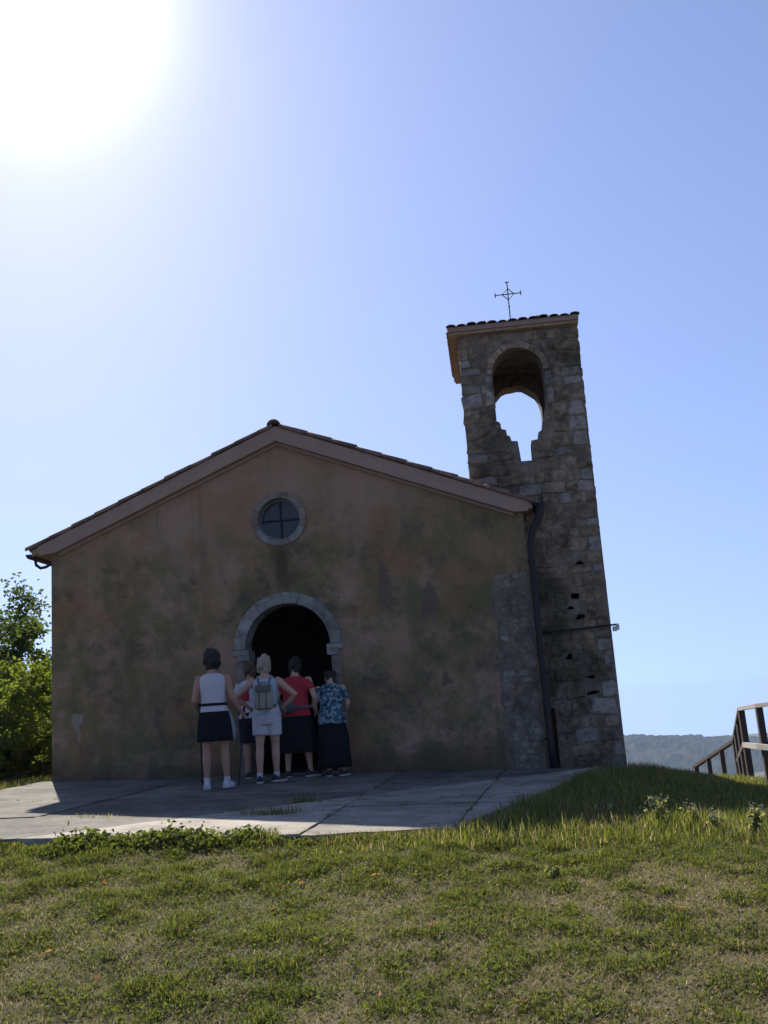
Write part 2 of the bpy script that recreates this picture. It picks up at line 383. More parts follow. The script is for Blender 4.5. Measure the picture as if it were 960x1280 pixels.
# ------------------------------------------------------------------ ground
def sstep(a, b, x):
    t = np.clip((x-a)/(b-a), 0, 1); return t*t*(3-2*t)
def vnoise(x, y, seed=0):
    """smooth value noise, vectorised"""
    def h(i, j):
        n = (i.astype(np.int64)*374761393+j.astype(np.int64)*668265263+seed*974634777) & 0xffffffff
        n = ((n ^ (n >> 13))*1274126177) & 0xffffffff; return ((n ^ (n >> 16)) & 0xffff)/65535.0
    x = np.asarray(x, float); y = np.asarray(y, float)
    xi, yi = np.floor(x), np.floor(y); u, v = x-xi, y-yi; u = u*u*(3-2*u); v = v*v*(3-2*v)
    return (h(xi, yi)*(1-u)+h(xi+1, yi)*u)*(1-v)+(h(xi, yi+1)*(1-u)+h(xi+1, yi+1)*u)*v
def fbm(x, y, seed=0, o=4):
    r = 0; a = .5
    for k in range(o): r = r+a*vnoise(np.asarray(x)*2**k, np.asarray(y)*2**k, seed+k); a *= .5
    return r/(1-.5**o)
RIGHT_EDGE = lambda y: 4.25+(np.asarray(y)-0.2)*0.29        # right side of the terrace, where grass takes over
def terrace_z(x, y): return -.037*x+.010*np.minimum(np.asarray(y, float), 0)
def ground_z(x, y):
    x = np.asarray(x, float); y = np.asarray(y, float)
    prof = np.interp(y, [-40, -20, -14, -9.4, -7.2, -6.5, -6.0, -4, 0, 60], [-5.0, -1.7, -1.02, -.56, -.25, -.16, -.11, -.09, -.06, -.06])
    lat = -.037*np.clip(x, -5, 4.6)*sstep(-9.5, -5.5, y)
    z = prof+lat
    e = RIGHT_EDGE(y)
    ridge = np.exp(-((x-e-.55)/.5)**2)*.008*sstep(-6.2, -4.5, y)                # grass bank swelling over the edge of the paving
    z = z+ridge
    z = z-(.10*np.clip(x-3.9, 0, 30)+.05*np.clip(x-4.9, 0, 30))*sstep(-8, -4, y)
    z = z-.10*np.clip(-3.7-x, 0, 40)*sstep(-7, -3, y)
    z = z-.05*sstep(-2, 1, y)*sstep(4.0, 4.9, x)-.16*np.clip(y-1.6, 0, 60)*sstep(3.3, 4.6, x)
    r = np.hypot(x, y+4); z = z-.34*np.clip(r-17, 0, None)**1.02
    far = -112+6*fbm(x/300, y/300, 5)
    z = np.where(z < far, far, z)
    near = sstep(60, 20, r)
    z = z+near*((fbm(x*1.3, y*1.3, 3)-.5)*.07+(fbm(x*5, y*5, 9, 2)-.5)*.03)
    # under the paving and the church the soil stays below the slabs
    inside = (x > -3.62)&(x < e-.02)&(y > -6.05+.0*x)&(y < 9.2)
    z = np.where(inside & (z > terrace_z(x, y)-.11), terrace_z(x, y)-.11, z)
    return z
def axis(fine0, fine1, step, far, grow):
    a = list(np.arange(fine0, fine1+1e-6, step)); d = step
    while a[-1] < far: d *= grow; a.append(a[-1]+d)
    d = step; b = []; p = fine0
    while p > -far: d *= grow; p -= d; b.append(p)
    return np.array(b[::-1]+a)
gx, gy = axis(-9, 11, .13, 2250, 1.16), axis(-14, 8, .13, 2250, 1.16)
GX, GY = np.meshgrid(gx, gy); GZ = ground_z(GX, GY)
def grid_mesh(name, X, Y, Z, mat, parent=None):
    ny, nx = X.shape; v = np.stack([X, Y, Z], -1).reshape(-1, 3)
    i = np.arange(ny*nx).reshape(ny, nx); q = np.stack([i[:-1, :-1], i[:-1, 1:], i[1:, 1:], i[1:, :-1]], -1).reshape(-1, 4)
    me = bpy.data.meshes.new(name); me.vertices.add(len(v)); me.vertices.foreach_set('co', v.ravel().astype(np.float32))
    me.loops.add(q.size); me.loops.foreach_set('vertex_index', q.ravel().astype(np.int32)); me.polygons.add(len(q))
    me.polygons.foreach_set('loop_start', np.arange(0, q.size, 4, dtype=np.int32)); me.update(calc_edges=True); me.validate()
    return link(name, me, mat, parent, True)
tag(grid_mesh('ground', GX, GY, GZ, 'ground'), kind='structure', label='grassy hilltop ground sloping up to the church terrace')

# distant wooded ridge across the valley
az = np.radians(np.linspace(-40, 40, 1500)); rr = np.linspace(1250, 2150, 46)
AZ, RR = np.meshgrid(az, rr); HX = CAM.x+np.sin(AZ)*RR; HY = CAM.y+np.cos(AZ)*RR
deg = np.degrees(AZ); crest = -68-2.6*np.clip(deg-7, 0, 30)+10*(fbm(deg/7, deg*0, 31)-.5)
prof = np.clip(1-np.abs(RR-1800)/560, 0, 1); prof = prof*prof*(3-2*prof)
tex = (fbm(HX/16, HY/16, 41, 4)-.5)*17*(prof > .02)
HZ = -118+(crest+118)*prof+tex*np.clip(prof*3, 0, 1)
tag(grid_mesh('hills', HX, HY, HZ, 'forest'), kind='structure', label='hazy blue wooded ridge across the valley')

# ------------------------------------------------------------------ terrace of worn slabs
terrace = empty('terrace'); tag(terrace, 'worn concrete terrace in front of the church', kind='structure')
def clip(poly, p, n):
    """split a convex polygon by the line through p with normal n"""
    a, b = [], []
    for i in range(len(poly)):
        c, d = poly[i], poly[(i+1) % len(poly)]
        sc, sdd = (c-p).dot(n), (d-p).dot(n)
        (a if sc >= 0 else b).append(c)
        if sc*sdd < 0:
            q = c+(d-c)*(sc/(sc-sdd)); a.append(q); b.append(q)
    return a, b
def inset(poly, w):
    q = poly; c = sum(poly, Vector((0, 0)))/len(poly)
    for i in range(len(poly)):
        a, b = poly[i], poly[(i+1) % len(poly)]; e = b-a
        if e.length < 1e-5: continue
        n = Vector((-e.y, e.x)).normalized()
        if (c-a).dot(n) < 0: n = -n
        q, _ = clip(q, a+n*w, n)
        if len(q) < 3: return []
    return q
outer = [Vector(p) for p in ((-3.55, .02), (-3.55, -6.02), (1.35, -6.22), (2.36, -5.95), (4.18, .02))]
cells = [outer]
cuts = [((-.85, -5.9), (.42, -4.35)), ((.42, -4.35), (4.2, -4.0)), ((-3.5, -2.9), (.5, -2.7)), ((1.15, -9), (1.45, 1)),
        ((-1.5, -3.0), (-1.35, 1)), ((2.3, -7), (2.9, 1)), ((-3.5, -1.25), (4.2, -1.1))]
for a, b in cuts:
    a, b = Vector(a), Vector(b); n = Vector((-(b-a).y, (b-a).x)).normalized(); new = []
    for c in cells:
        p, q = clip(c, a, n)
        for s in (p, q):
            if len(s) >= 3: new.append(s)
    cells = new
random.seed(3)
def slab(poly, mat):
    # edges broken into short runs so that they look chipped
    pts = []
    for i in range(len(poly)):
        a, b = poly[i], poly[(i+1) % len(poly)]; m = max(1, int((b-a).length/.22))
        for k in range(m): pts.append(a+(b-a)*(k/m)+(Vector((random.uniform(-1, 1), random.uniform(-1, 1)))*(.05 if min(a.y, b.y) < -5.7 and max(a.y, b.y) < -5.6 else .016) if k else Vector((0, 0))))
    lift = random.uniform(-.012, .004); n = len(pts)
    ar = sum(pts[i].x*pts[(i+1) % n].y-pts[(i+1) % n].x*pts[i].y for i in range(n))
    if ar < 0: pts = pts[::-1]
    top = [(p.x, p.y, float(terrace_z(p.x, p.y))+lift) for p in pts]; bot = [(x, y, z-.13) for x, y, z in top]
    f = [tuple(range(n)), tuple(range(n, 2*n))[::-1]]+[(i, i+n, (i+1) % n+n, (i+1) % n) for i in range(n)]
    f = [f[0], f[1]]+[q[::-1] if False else q for q in f[2:]]
    fix_normals(mesh('paving_slab', top+bot, f, mat, terrace))
for c in cells:
    ctr = sum(c, Vector((0, 0)))/len(c)
    q = inset(c, .009)
    if len(q) < 3: continue
    ar = abs(sum(q[i].x*q[(i+1) % len(q)].y-q[(i+1) % len(q)].x*q[i].y for i in range(len(q))))/2
    if ar < .02: continue
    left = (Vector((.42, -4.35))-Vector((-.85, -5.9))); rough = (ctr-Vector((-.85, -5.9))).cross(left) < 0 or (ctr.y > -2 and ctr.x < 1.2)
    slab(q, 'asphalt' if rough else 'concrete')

# ------------------------------------------------------------------ church
church = empty('church'); tag(church, 'small stained plaster church with a gabled front and arched doorway', 'church')
HW, BOT, DEEP = 3.37, -.45, 9.0
roof_z = lambda x: 4.90-.407*abs(x)
def arc(cx, cz, r, a0, a1, n): return [(cx+r*math.cos(RAD(a0+(a1-a0)*i/n)), cz+r*math.sin(RAD(a0+(a1-a0)*i/n))) for i in range(n+1)]
DX, DR, DS = 0.0, .60, 1.66                            # doorway centre, half width, springing
door_hole = [(DX-DR-.10, BOT+.02), (DX-DR-.10, DS)]+[(DX+(DR+.10)*math.cos(RAD(a)), DS+(DR+.10)*math.sin(RAD(a))) for a in range(170, 0, -10)]+[(DX+DR+.10, DS), (DX+DR+.10, BOT+.02)]
OX, OZ, OR = -.03, 3.51, .33
oc_hole = arc(OX, OZ, OR, 0, 350, 35)
wall_poly = [(-HW-.03, BOT), (HW+.05, BOT), (HW, roof_z(HW)-.16), (0, roof_z(0)-.16), (-HW, roof_z(HW)-.16)]
# door cut as a notch so that the opening runs to the ground
notch = [(-HW-.03, BOT)]+door_hole+[(HW+.05, BOT), (HW, roof_z(HW)-.16), (0, roof_z(0)-.16), (-HW, roof_z(HW)-.16)]
notch[1] = (DX-DR-.10, BOT); notch[len(door_hole)] = (DX+DR+.10, BOT)
MB().wall(notch, [oc_hole], 0, .42).build('facade_wall', 'plaster', church)
TX0, TX1, TY0, TY1 = 2.68, 4.41, .36, 2.52             # tower footprint
MB().box((-HW, .422, BOT), (-HW+.4, DEEP, roof_z(HW)-.17)).build('side_wall', 'plaster', church)
MB().box((HW-.4, TY1+.005, BOT), (HW, DEEP, roof_z(HW)-.17)).build('side_wall', 'plaster', church)
MB().wall([(-HW+.402, BOT), (HW-.402, BOT), (HW-.402, roof_z(HW-.4)-.17), (0, roof_z(0)-.17), (-HW+.402, roof_z(HW-.4)-.17)], [], DEEP-.4, DEEP).build('rear_wall', 'interior', church)
MB().box((-HW+.402, .43, BOT), (TX0-.01, DEEP-.41, -.06)).build('floor', 'asphalt', church)
# roof slabs, cut round the tower
roof = MB()
def slope_slab(x0, x1, y0, y1, t0=.16, t1=.075):
    v = []
    for y in (y0, y1):
        for x in (x0, x1): v += [(x, y, roof_z(x)-t0), (x, y, roof_z(x)-t1)]
    roof.add(v, [(0, 1, 3, 2), (4, 6, 7, 5), (0, 4, 5, 1), (2, 3, 7, 6), (1, 5, 7, 3), (0, 2, 6, 4)])
EX = 3.62
slope_slab(-EX, 0, -.10, DEEP+.1)
slope_slab(0, TX0-.01, -.10, DEEP+.1); slope_slab(TX0-.009, EX-.12, -.10, TY0-.03); slope_slab(TX0-.009, EX, TY1+.03, DEEP+.1)
roof_o = fix_normals(roof.build('roof', 'band', church))
# thick plastered verge band along the gable
def band(sgn):
    xe = EX-.10 if sgn < 0 else EX-.16
    pts = [(0, roof_z(0)-.285), (0, roof_z(0)-.075), (sgn*xe, roof_z(xe)-.075), (sgn*(xe-.02), roof_z(xe)-.20), (sgn*(HW-.12), roof_z(HW-.12)-.285)]
    b = MB().wall(pts if sgn > 0 else pts, [], -.14, -.003 if sgn > 0 else -.003)
    return fix_normals(b.build('verge_band', 'band', church))
bl = band(-1); br = band(1); br.location.x = .0015
# a small moulding below the band
for s in (-1, 1):
    pts = [(s*.001, roof_z(0)-.33), (s*.001, roof_z(0)-.287), (s*(HW-.13), roof_z(HW-.13)-.287), (s*(HW-.13), roof_z(HW-.13)-.33)]
    fix_normals(MB().wall(pts, [], -.045, -.002).build('moulding', 'band', church))
# clay tiles
def tile_mesh(name, L=.42, r0=.088, r1=.072, th=.014, n=7):
    v = []; f = []
    for (y, r) in ((0, r0), (L, r1)):
        for rr_ in (r, r-th):
            for i in range(n+1):
                a = math.pi*i/n; v.append((rr_*math.cos(a), y, rr_*math.sin(a)*.85))
    m = n+1
    for i in range(n):
        f += [(i, i+1, 2*m+i+1, 2*m+i), (m+i+1, m+i, 3*m+i, 3*m+i+1), (i+1, i, m+i, m+i+1), (2*m+i, 2*m+i+1, 3*m+i+1, 3*m+i)]
    f += [(0, 2*m, 3*m, m), (n, m+n, 3*m+n, 2*m+n)]
    me = bpy.data.meshes.new(name); me.from_pydata(v, [], f); me.update(); me.materials.append(M['tile']); me.polygons.foreach_set('use_smooth', [True]*len(f)); return me
TILE = tile_mesh('tile')
sl = math.atan(.407)
def tile_matrix(sgn, x, y, dz=0.0):
    """tile whose wide end looks down the slope at |x|"""
    M3 = Matrix.Rotation(sgn*math.pi/2, 4, 'Z')          # local +y (narrow end) towards the ridge
    up = Matrix.Rotation(sl, 4, 'X')
    return Matrix.Translation((sgn*x, y, roof_z(x)-.070+dz)) @ M3 @ up @ Matrix.Scale(min(1, (x-.01)/.42), 4, (0, 1, 0))
random.seed(11)
for sgn in (-1, 1):
    k = 0; x = EX+.06 if sgn < 0 else EX-.08
    while x > .16:
        o = bpy.data.objects.new('tile', TILE); COL.objects.link(o); o.parent = roof_o
        o.matrix_world = tile_matrix(sgn, x, -.085+random.uniform(-.012, .012), random.uniform(-.004, .012)); x -= .345; k += 1
stf = MB(); tv = [tuple(v.co) for v in TILE.vertices]; tf = [tuple(p.vertices) for p in TILE.polygons]
for sgn in (-1, 1):
    y = .10
    while y < DEEP+.05:
        x = EX+.04
        while x > .2:
            if not (sgn > 0 and x > TX0-.15 and TY0-.14 < y < TY1+.12):
                mt = tile_matrix(sgn, x, y+random.uniform(-.01, .01), random.uniform(-.003, .008)); stf.add([mt @ Vector(p) for p in tv], tf)
            x -= .345
        y += .185
tag(stf.build('roof_tiles', 'tile', roof_o, True), kind='stuff')
for k in range(22):
    o = bpy.data.objects.new('ridge_tile', TILE); COL.objects.link(o); o.parent = roof_o
    o.matrix_world = Matrix.Translation((-.015, -.15+k*.415, roof_z(0)-.055)) @ Matrix.Scale(1.12, 4, (1, 0, 0)) @ Matrix.Scale(1.15, 4, (0, 0, 1))
# round window
rw = empty('round_window', (OX, .0, OZ)); rw.parent = church
def ring_piece(r0, r1, a0, a1, y0, y1, n=4, squash=1.0):
    v = []; f = []
    for i in range(n+1):
        a = RAD(a0+(a1-a0)*i/n)
        for (r, y) in ((r0, y0), (r1, y0), (r1, y1), (r0, y1)): v.append((r*math.cos(a), y, r*math.sin(a)*squash))
    for i in range(n):
        for j in range(4): f.append((i*4+j, i*4+(j+1) % 4, i*4+4+(j+1) % 4, i*4+4+j))
    f += [(0, 3, 2, 1), tuple(n*4+j for j in range(4))]
    return v, f
N8 = 8
for k in range(N8):
    v, f = ring_piece(.300, .385, 22+k*45+.5, 22+(k+1)*45-.5, -.035, .20); fix_normals(mesh('ring_stone', v, f, 'door_stone' if k in (4, 5, 6) else 'jamb_stone', rw))
v, f = ring_piece(.272, .303, 0, 360, .10, .16, 40); fix_normals(mesh('window_frame', v, f, 'zinc', rw))
pane_v = [(0, .135, 0)]+[(.280*math.cos(RAD(a)), .135, .280*math.sin(RAD(a))) for a in range(0, 360, 10)]
mesh('pane', pane_v, [(0, 1+(i+1) % 36, 1+i) for i in range(36)], 'glass', rw)
MB().box((-.011, .108, -.28), (.011, .132, .28)).build('glazing_bar', 'iron', rw)
MB().box((-.28, .1095, -.011), (-.0115, .1305, .011)).box((.0115, .1095, -.011), (.28, .1305, .011)).build('glazing_bar', 'iron', rw)
# doorway: arch of cut stones, imposts, jambs, threshold, doors folded open inside
dw = empty('doorway', (DX, 0, 0)); dw.parent = church
va = [0, 27, 52, 74, 93, 116, 141, 180]
for a0, a1 in zip(va[:-1], va[1:]):
    v, f = ring_piece(DR-.005, DR+.15, a0+.22, a1-.22, -.045-random.uniform(0, .008), .34, 6)
    o = fix_normals(mesh('arch_stone', v, f, 'door_stone', dw)); o.location.z = DS+.055
for s in (-1, 1):
    x0, x1 = sorted((s*(DR-.055), s*(DR+.10))); b = MB().box((x0, -.06, DS-.10), (x1, .33, DS+.05))
    x0, x1 = sorted((s*(DR-.02), s*(DR+.175))); b.box((x0, -.075, DS-.02), (x1, -.0605, DS+.045)); b.build('impost', 'door_stone', dw)
    z = float(terrace_z(s*.65, 0))-.05
    for k, hgt in enumerate((.55, .48, DS-.105)):
        top = DS-.105 if k == 2 else z+hgt
        x0, x1 = sorted((s*(DR+.0), s*(DR+.135+(.03 if k == 1 else 0))))
        MB().box((x0, -.022-.004*k, z+.004), (x1, .32, top)).build('jamb_stone', 'jamb_stone', dw); z = top
MB().box((-DR+.005, -.12, -.10), (DR-.005, .3, .012)).build('threshold', 'jamb_stone', dw)
for s in (-1, 1):
    o = MB().box((0, 0, .02), (.58, .05, 1.64)); o = o.build('door_leaf', 'door_wood', dw); o.location = (s*.62, .45, 0); o.rotation_euler.z = RAD(86 if s > 0 else 94)
# patches where the render has fallen or been repaired
def patch(px, mat, proud=.004, seed=0):
    random.seed(seed); pts = [at_y(x, y, 0) for x, y in px]; q = []
    for i in range(len(pts)):
        a, b = pts[i], pts[(i+1) % len(pts)]
        for k in range(6):
            p = a+(b-a)*(k/6); d = .022 if k else 0; q.append((p.x+random.uniform(-d, d), p.z+random.uniform(-d, d)))
    return fix_normals(MB().wall(q, [], -proud, .004).build('plaster_patch', mat, church))
patch([(476, 700), (487, 722), (492, 752), (483, 765), (472, 742)], 'patch_dark', .003, 1)
patch([(536, 724), (549, 752), (546, 766), (527, 772), (526, 760)], 'patch_dark', .004, 2)
patch([(557, 836), (566, 853), (550, 860)], 'patch_dark', .003, 3)
patch([(592, 828), (604, 822), (608, 830), (597, 838)], 'patch_dark', .003, 4)
patch([(92, 893), (106, 893), (102, 905), (101, 934), (98, 918), (90, 906)], 'patch_pale', .005, 5)
# bare rubble at the right corner of the facade
def block_mesh(name, seed):
    r = random.Random(seed); j = lambda a: r.uniform(-a, a)
    v = []
    for (sx, sz) in ((-.5, -.5), (.5, -.5), (.5, .5), (-.5, .5)): v.append((sx, .5, sz))
    oct_ = [(-.5, -.36), (-.38, -.5), (.37, -.5), (.5, -.38), (.5, .35), (.38, .5), (-.36, .5), (-.5, .38)]
    o1 = [(x+j(.07), z+j(.10)) for x, z in oct_]
    v += [(x, .18, z) for x, z in o1]; v += [(x*.84+j(.05), -.40+j(.12), z*.80+j(.06)) for x, z in o1]; v.append((j(.1), -.5, j(.1)))
    f = []
    for i in range(8):
        k = (i+1) % 8; f += [(4+i, 4+k, 12+k, 12+i), (12+i, 12+k, 20)]
    f += [(0, 1, 7, 6, 5), (1, 2, 9, 8, 7)[:5], (2, 3, 11, 10, 9), (3, 0, 5, 4, 11)]
    me = bpy.data.meshes.new(name); me.from_pydata(v, [], f); me.update(); return me
BLK = [block_mesh('stone', 40+i) for i in range(7)]
BLKM = {}
def stone(parent, c, size, mat, rz=0, name='stone', tilt=0):
    i = random.randrange(len(BLK)); key = (i, mat)
    if key not in BLKM:
        me = BLK[i].copy(); me.materials.clear(); me.materials.append(M[mat]); BLKM[key] = me
    o = bpy.data.objects.new(name, BLKM[key]); COL.objects.link(o); o.parent = parent
    o.location = c; o.scale = size; o.rotation_euler = (0, tilt, rz); return o
random.seed(21)
q = []
for (x, zz) in [(2.84, -.2), (3.366, -.2), (3.366, 2.46)]: q.append((x, zz))
for i in range(1, 26): q.append(((3.36-.5*i/8 if i < 8 else 2.86)+random.uniform(-.03, .03), (2.46+random.uniform(-.05, .05)) if i < 8 else 2.42-(i-8)*.15))
fix_normals(MB().wall(q, [], -.005, .004).build('bare_masonry', 'corner_mortar', church))
z = -.14
while z < 2.40:
    h = random.uniform(.07, .13); x = 2.84+random.uniform(0, .08)
    while x < 3.26:
        w = min(random.uniform(.08, .19), 3.37-x)
        if w > .07 and random.random() > .10:
            stone(church, (x+w/2, .003, z+h/2), (w*random.uniform(.7, .98), random.uniform(.012, .035), h*random.uniform(.7, .98)), 'pale_stone' if random.random() < .10 else 'corner_stone', tilt=random.uniform(-.25, .25))
        x += w
    z += h
# gutter, hook, downpipe
def gutter(x, y0, y1, z, r, name='gutter'):
    v = []; f = []; n = 8
    for y in (y0, y1):
        for rr_ in (r, r-.006):
            for i in range(n+1):
                a = math.pi+math.pi*i/n; v.append((x+rr_*math.cos(a), y, z+rr_*math.sin(a)))
    m = n+1
    for i in range(n): f += [(i, i+1, 2*m+i+1, 2*m+i), (m+i+1, m+i, 3*m+i, 3*m+i+1), (i+1, i, m+i, m+i+1), (2*m+i, 2*m+i+1, 3*m+i+1, 3*m+i)]
    f += [(0, m, 3*m, 2*m), (n, 2*m+n, 3*m+n, m+n), tuple(range(m))]
    return fix_normals(mesh(name, v, f, 'pipe', church))
gutter(-3.66, -.05, DEEP, 3.31, .075); gutter(3.60, -.09, TY0-.01, 3.40, .08)
MB().tube([(-3.60, -.03, 3.23), (-3.585, -.03, 3.15), (-3.52, -.03, 3.10), (-3.44, -.03, 3.11), (-3.36, -.03, 3.15)], [.022]*5, 8).build('gutter_outlet', 'pipe', church, True)
dp = MB().tube([(3.60, -.07, 3.38), (3.595, -.075, 3.26), (3.54, -.085, 3.13), (3.455, -.09, 2.97), (3.43, -.09, 2.85), (3.425, -.09, 1.5), (3.435, -.09, .2), (3.445, -.09, -.13)], [.055, .055, .05, .046, .044, .044, .044, .046], 12).build('downpipe', 'pipe', church, True)
for zz in (2.6, 1.35, .25): MB().tube([(3.428, -.09, zz-.015), (3.428, -.09, zz+.015)], .054, 12).box((3.37, -.075, zz-.012), (3.40, .0, zz+.012)).build('pipe_bracket', 'pipe', dp)
# ------------------------------------------------------------------ bell tower
tower = empty('bell_tower', (0, 0, 0)); tag(tower, 'weathered rubble stone bell tower with a broken arched opening', 'bell tower')
TT = 6.10; TB = -.6; TH = .36
ax_, ar_, as_ = 3.505, .365, 5.42
front_hole = [(3.14, 4.72), (3.18, 4.70), (3.20, 4.60), (3.26, 4.58), (3.27, 4.50), (3.31, 4.48), (3.325, 4.41), (3.41, 4.40), (3.42, 4.30), (3.435, 4.10), (3.60, 4.10),
              (3.605, 4.39), (3.70, 4.40), (3.715, 4.50), (3.765, 4.53), (3.80, 4.70), (3.87, 4.95)]+[(ax_+ar_*math.cos(RAD(a)), as_+ar_*math.sin(RAD(a))) for a in range(0, 181, 12)]
door2 = [(3.36, -.35), (3.56, -.35), (3.56, .63), (3.36, .63)]
fo = [(TX0, TB), (TX1+.03, TB), (TX1, TT), (TX0+.02, TT)]
holes_px = [(720, 745), (714, 760), (727, 771), (712, 820), (738, 846), (741, 866), (724, 704)]
hole_pts = [(at_y(x, y, TY0).x, at_y(x, y, TY0).z) for x, y in holes_px]; random.seed(77)
putlogs = [[(hx+a+random.uniform(-.02, .02), hz+b+random.uniform(-.012, .012)) for a, b in ((-.075*u, -.03*w_), (-.02*u, -.045*w_), (.07*u, -.03*w_), (.08*u, .02*w_), (.02*u, .04*w_), (-.07*u, .03*w_))] for (hx, hz), u, w_ in zip(hole_pts, (1, .6, .9, .5, .8, 1.1, .7), (1, .7, .8, 1.2, .7, .8, .9))]
MB().wall(fo, [front_hole, door2]+putlogs, TY0, TY0+TH).build('front_wall', 'mortar', tower)
rear_hole = [(3.10, 4.25), (3.92, 4.25), (3.92, 5.35)]+[(3.51+.41*math.cos(RAD(a)), 5.35+.42*math.sin(RAD(a))+(.012*math.sin(a*.9))) for a in range(0, 181, 12)]
MB().wall(fo, [rear_hole], TY1-TH, TY1).build('rear_wall', 'mortar', tower)
MB().box((TX0+.004, TY0+TH+.002, TB), (TX0+.36, TY1-TH-.002, TT-.01)).build('side_wall', 'mortar', tower)
MB().box((TX1-.36, TY0+TH+.002, TB), (TX1-.001, TY1-TH-.002, TT-.01)).build('side_wall', 'mortar', tower)
MB().box((TX0+.362, TY0+TH+.004, 3.85), (TX1-.362, TY1-TH-.004, 3.95)).build('belfry_floor', 'mortar', tower)
MB().box((TX0+.362, TY0+TH+.004, 5.98), (TX1-.362, TY1-TH-.004, 6.08)).build('ceiling', 'mortar', tower)
# stones of the front, laid in rough courses
random.seed(5)
def in_poly(x, z, poly):
    c = False; n = len(poly)
    for i in range(n):
        (x1, z1), (x2, z2) = poly[i], poly[(i+1) % n]
        if (z1 > z) != (z2 > z) and x < (x2-x1)*(z-z1)/(z2-z1)+x1: c = not c
    return c
def free(x0, x1, z0, z1):
    for i in range(5):
        for k in range(5):
            x, z = x0+(x1-x0)*i/4, z0+(z1-z0)*k/4
            if in_poly(x, z, front_hole) or in_poly(x, z, door2): return False
            if z > as_-.1 and (x-ax_)**2+(z-as_)**2 < (ar_+.10)**2: return False
    return True
z = -.25; n_st = 0; row = 0
while z < 6.0:
    h = random.uniform(.11, .24); x = TX0
    if z+h > 6.02: h = 6.04-z
    while x < TX1-.05:
        rest = TX1+.012-x; w = random.uniform(.13, .40)
        if rest-w < .12: w = rest
        if w > .42: w = rest/2
        quoin = (x+w > TX1-.02) or x == TX0
        if quoin and x > TX0: pass
        x0, x1 = x, x+w
        vis = not (z+h < roof_z(x1)-.1 and x1 < HW)             # not where the church hides it for good
        ok = free(x0+.01, x1-.01, z+.01, z+h-.01)
        if not ok and w > .2:
            # try the halves beside an opening
            for a, b in ((x0, x0+w*.5), (x0+w*.5, x1)):
                if free(a+.01, b-.01, z+.01, z+h-.01):
                    stone(tower, ((a+b)/2, TY0+.004, z+h/2), ((b-a)*.95, .04, h*.95), 'stone', tilt=random.uniform(-.05, .05)); n_st += 1
        hole = any(x0-.03 < hx < x1+.03 and z-.015 < hz < z+h+.015 for hx, hz in hole_pts)
        if vis and ok and not hole and n_st < 298:
            pale = random.random() < (.30 if quoin else .05)
            d = random.uniform(.025, .075)
            stone(tower, ((x0+x1)/2, TY0+.006, z+h/2), (w*random.uniform(.93, 1.02), d, h*random.uniform(.90, 1.0)), 'pale_stone' if pale else 'stone', tilt=random.uniform(-.10, .10)); n_st += 1
        x = x1
    z += h; row += 1
# stones of the other faces, one relief part for each face
def face_relief(face):
    mb = MB(); z = -.3
    rnd = random.Random(hash(face) % 1000 if False else {'left': 1, 'right': 2, 'rear': 3}[face])
    while z < 6.0:
        h = rnd.uniform(.14, .24); h = min(h, 6.05-z)
        a, b = (TY0+.01, TY1-.01) if face != 'rear' else (TX0, TX1)
        p = a
        while p < b-.05:
            w = min(rnd.uniform(.17, .4), b-p)
            d = rnd.uniform(.006, .035)
            me = BLK[rnd.randrange(7)]; cx = p+w/2
            if face == 'rear':
                if not any(in_poly(xx, zz, rear_hole) for xx in (p+.01, cx, p+w-.01) for zz in (z, z+h/2, z+h)):
                    mb.add([(cx-v.co.x*w*.94, TY1-v.co.y*.08, z+h/2+v.co.z*h*.92) for v in me.vertices], [tuple(q.vertices) for q in me.polygons])
            else:
                s = -1 if face == 'left' else 1; X = TX0+.012 if s < 0 else TX1+.012
                if not (face == 'left' and z+h < 3.6):
                    mb.add([(X-.008*s-v.co.y*.04*s, cx+v.co.x*w*.94*s, z+h/2+v.co.z*h*.92) for v in me.vertices], [tuple(q.vertices) for q in me.polygons])
            p += w
        z += h
    o = mb.build('stone_facing', 'stone', tower); tag(o, kind='stuff'); return o
for fc in ('left', 'right', 'rear'): face_relief(fc)
# brick ring round the arch
for k in range(15):
    a0, a1 = k*12+.5, (k+1)*12-.5; v, f = ring_piece(ar_+.003, ar_+.085+random.uniform(-.008, .008), a0, a1, -.03-random.uniform(0, .012), .2, 2)
    o = fix_normals(mesh('arch_brick', v, f, 'brick', tower)); o.location = (ax_, TY0, as_)
# pale dressed stones beside the opening
for (x, zz, w, h) in ((3.075, 5.30, .11, .22), (3.075, 5.05, .12, .24), (3.935, 5.28, .11, .24), (3.935, 5.02, .12, .24)):
    o = stone(tower, (x, TY0-.008, zz), (w, .08, h*.95), 'pale_stone'); o.name = 'jamb_stone'
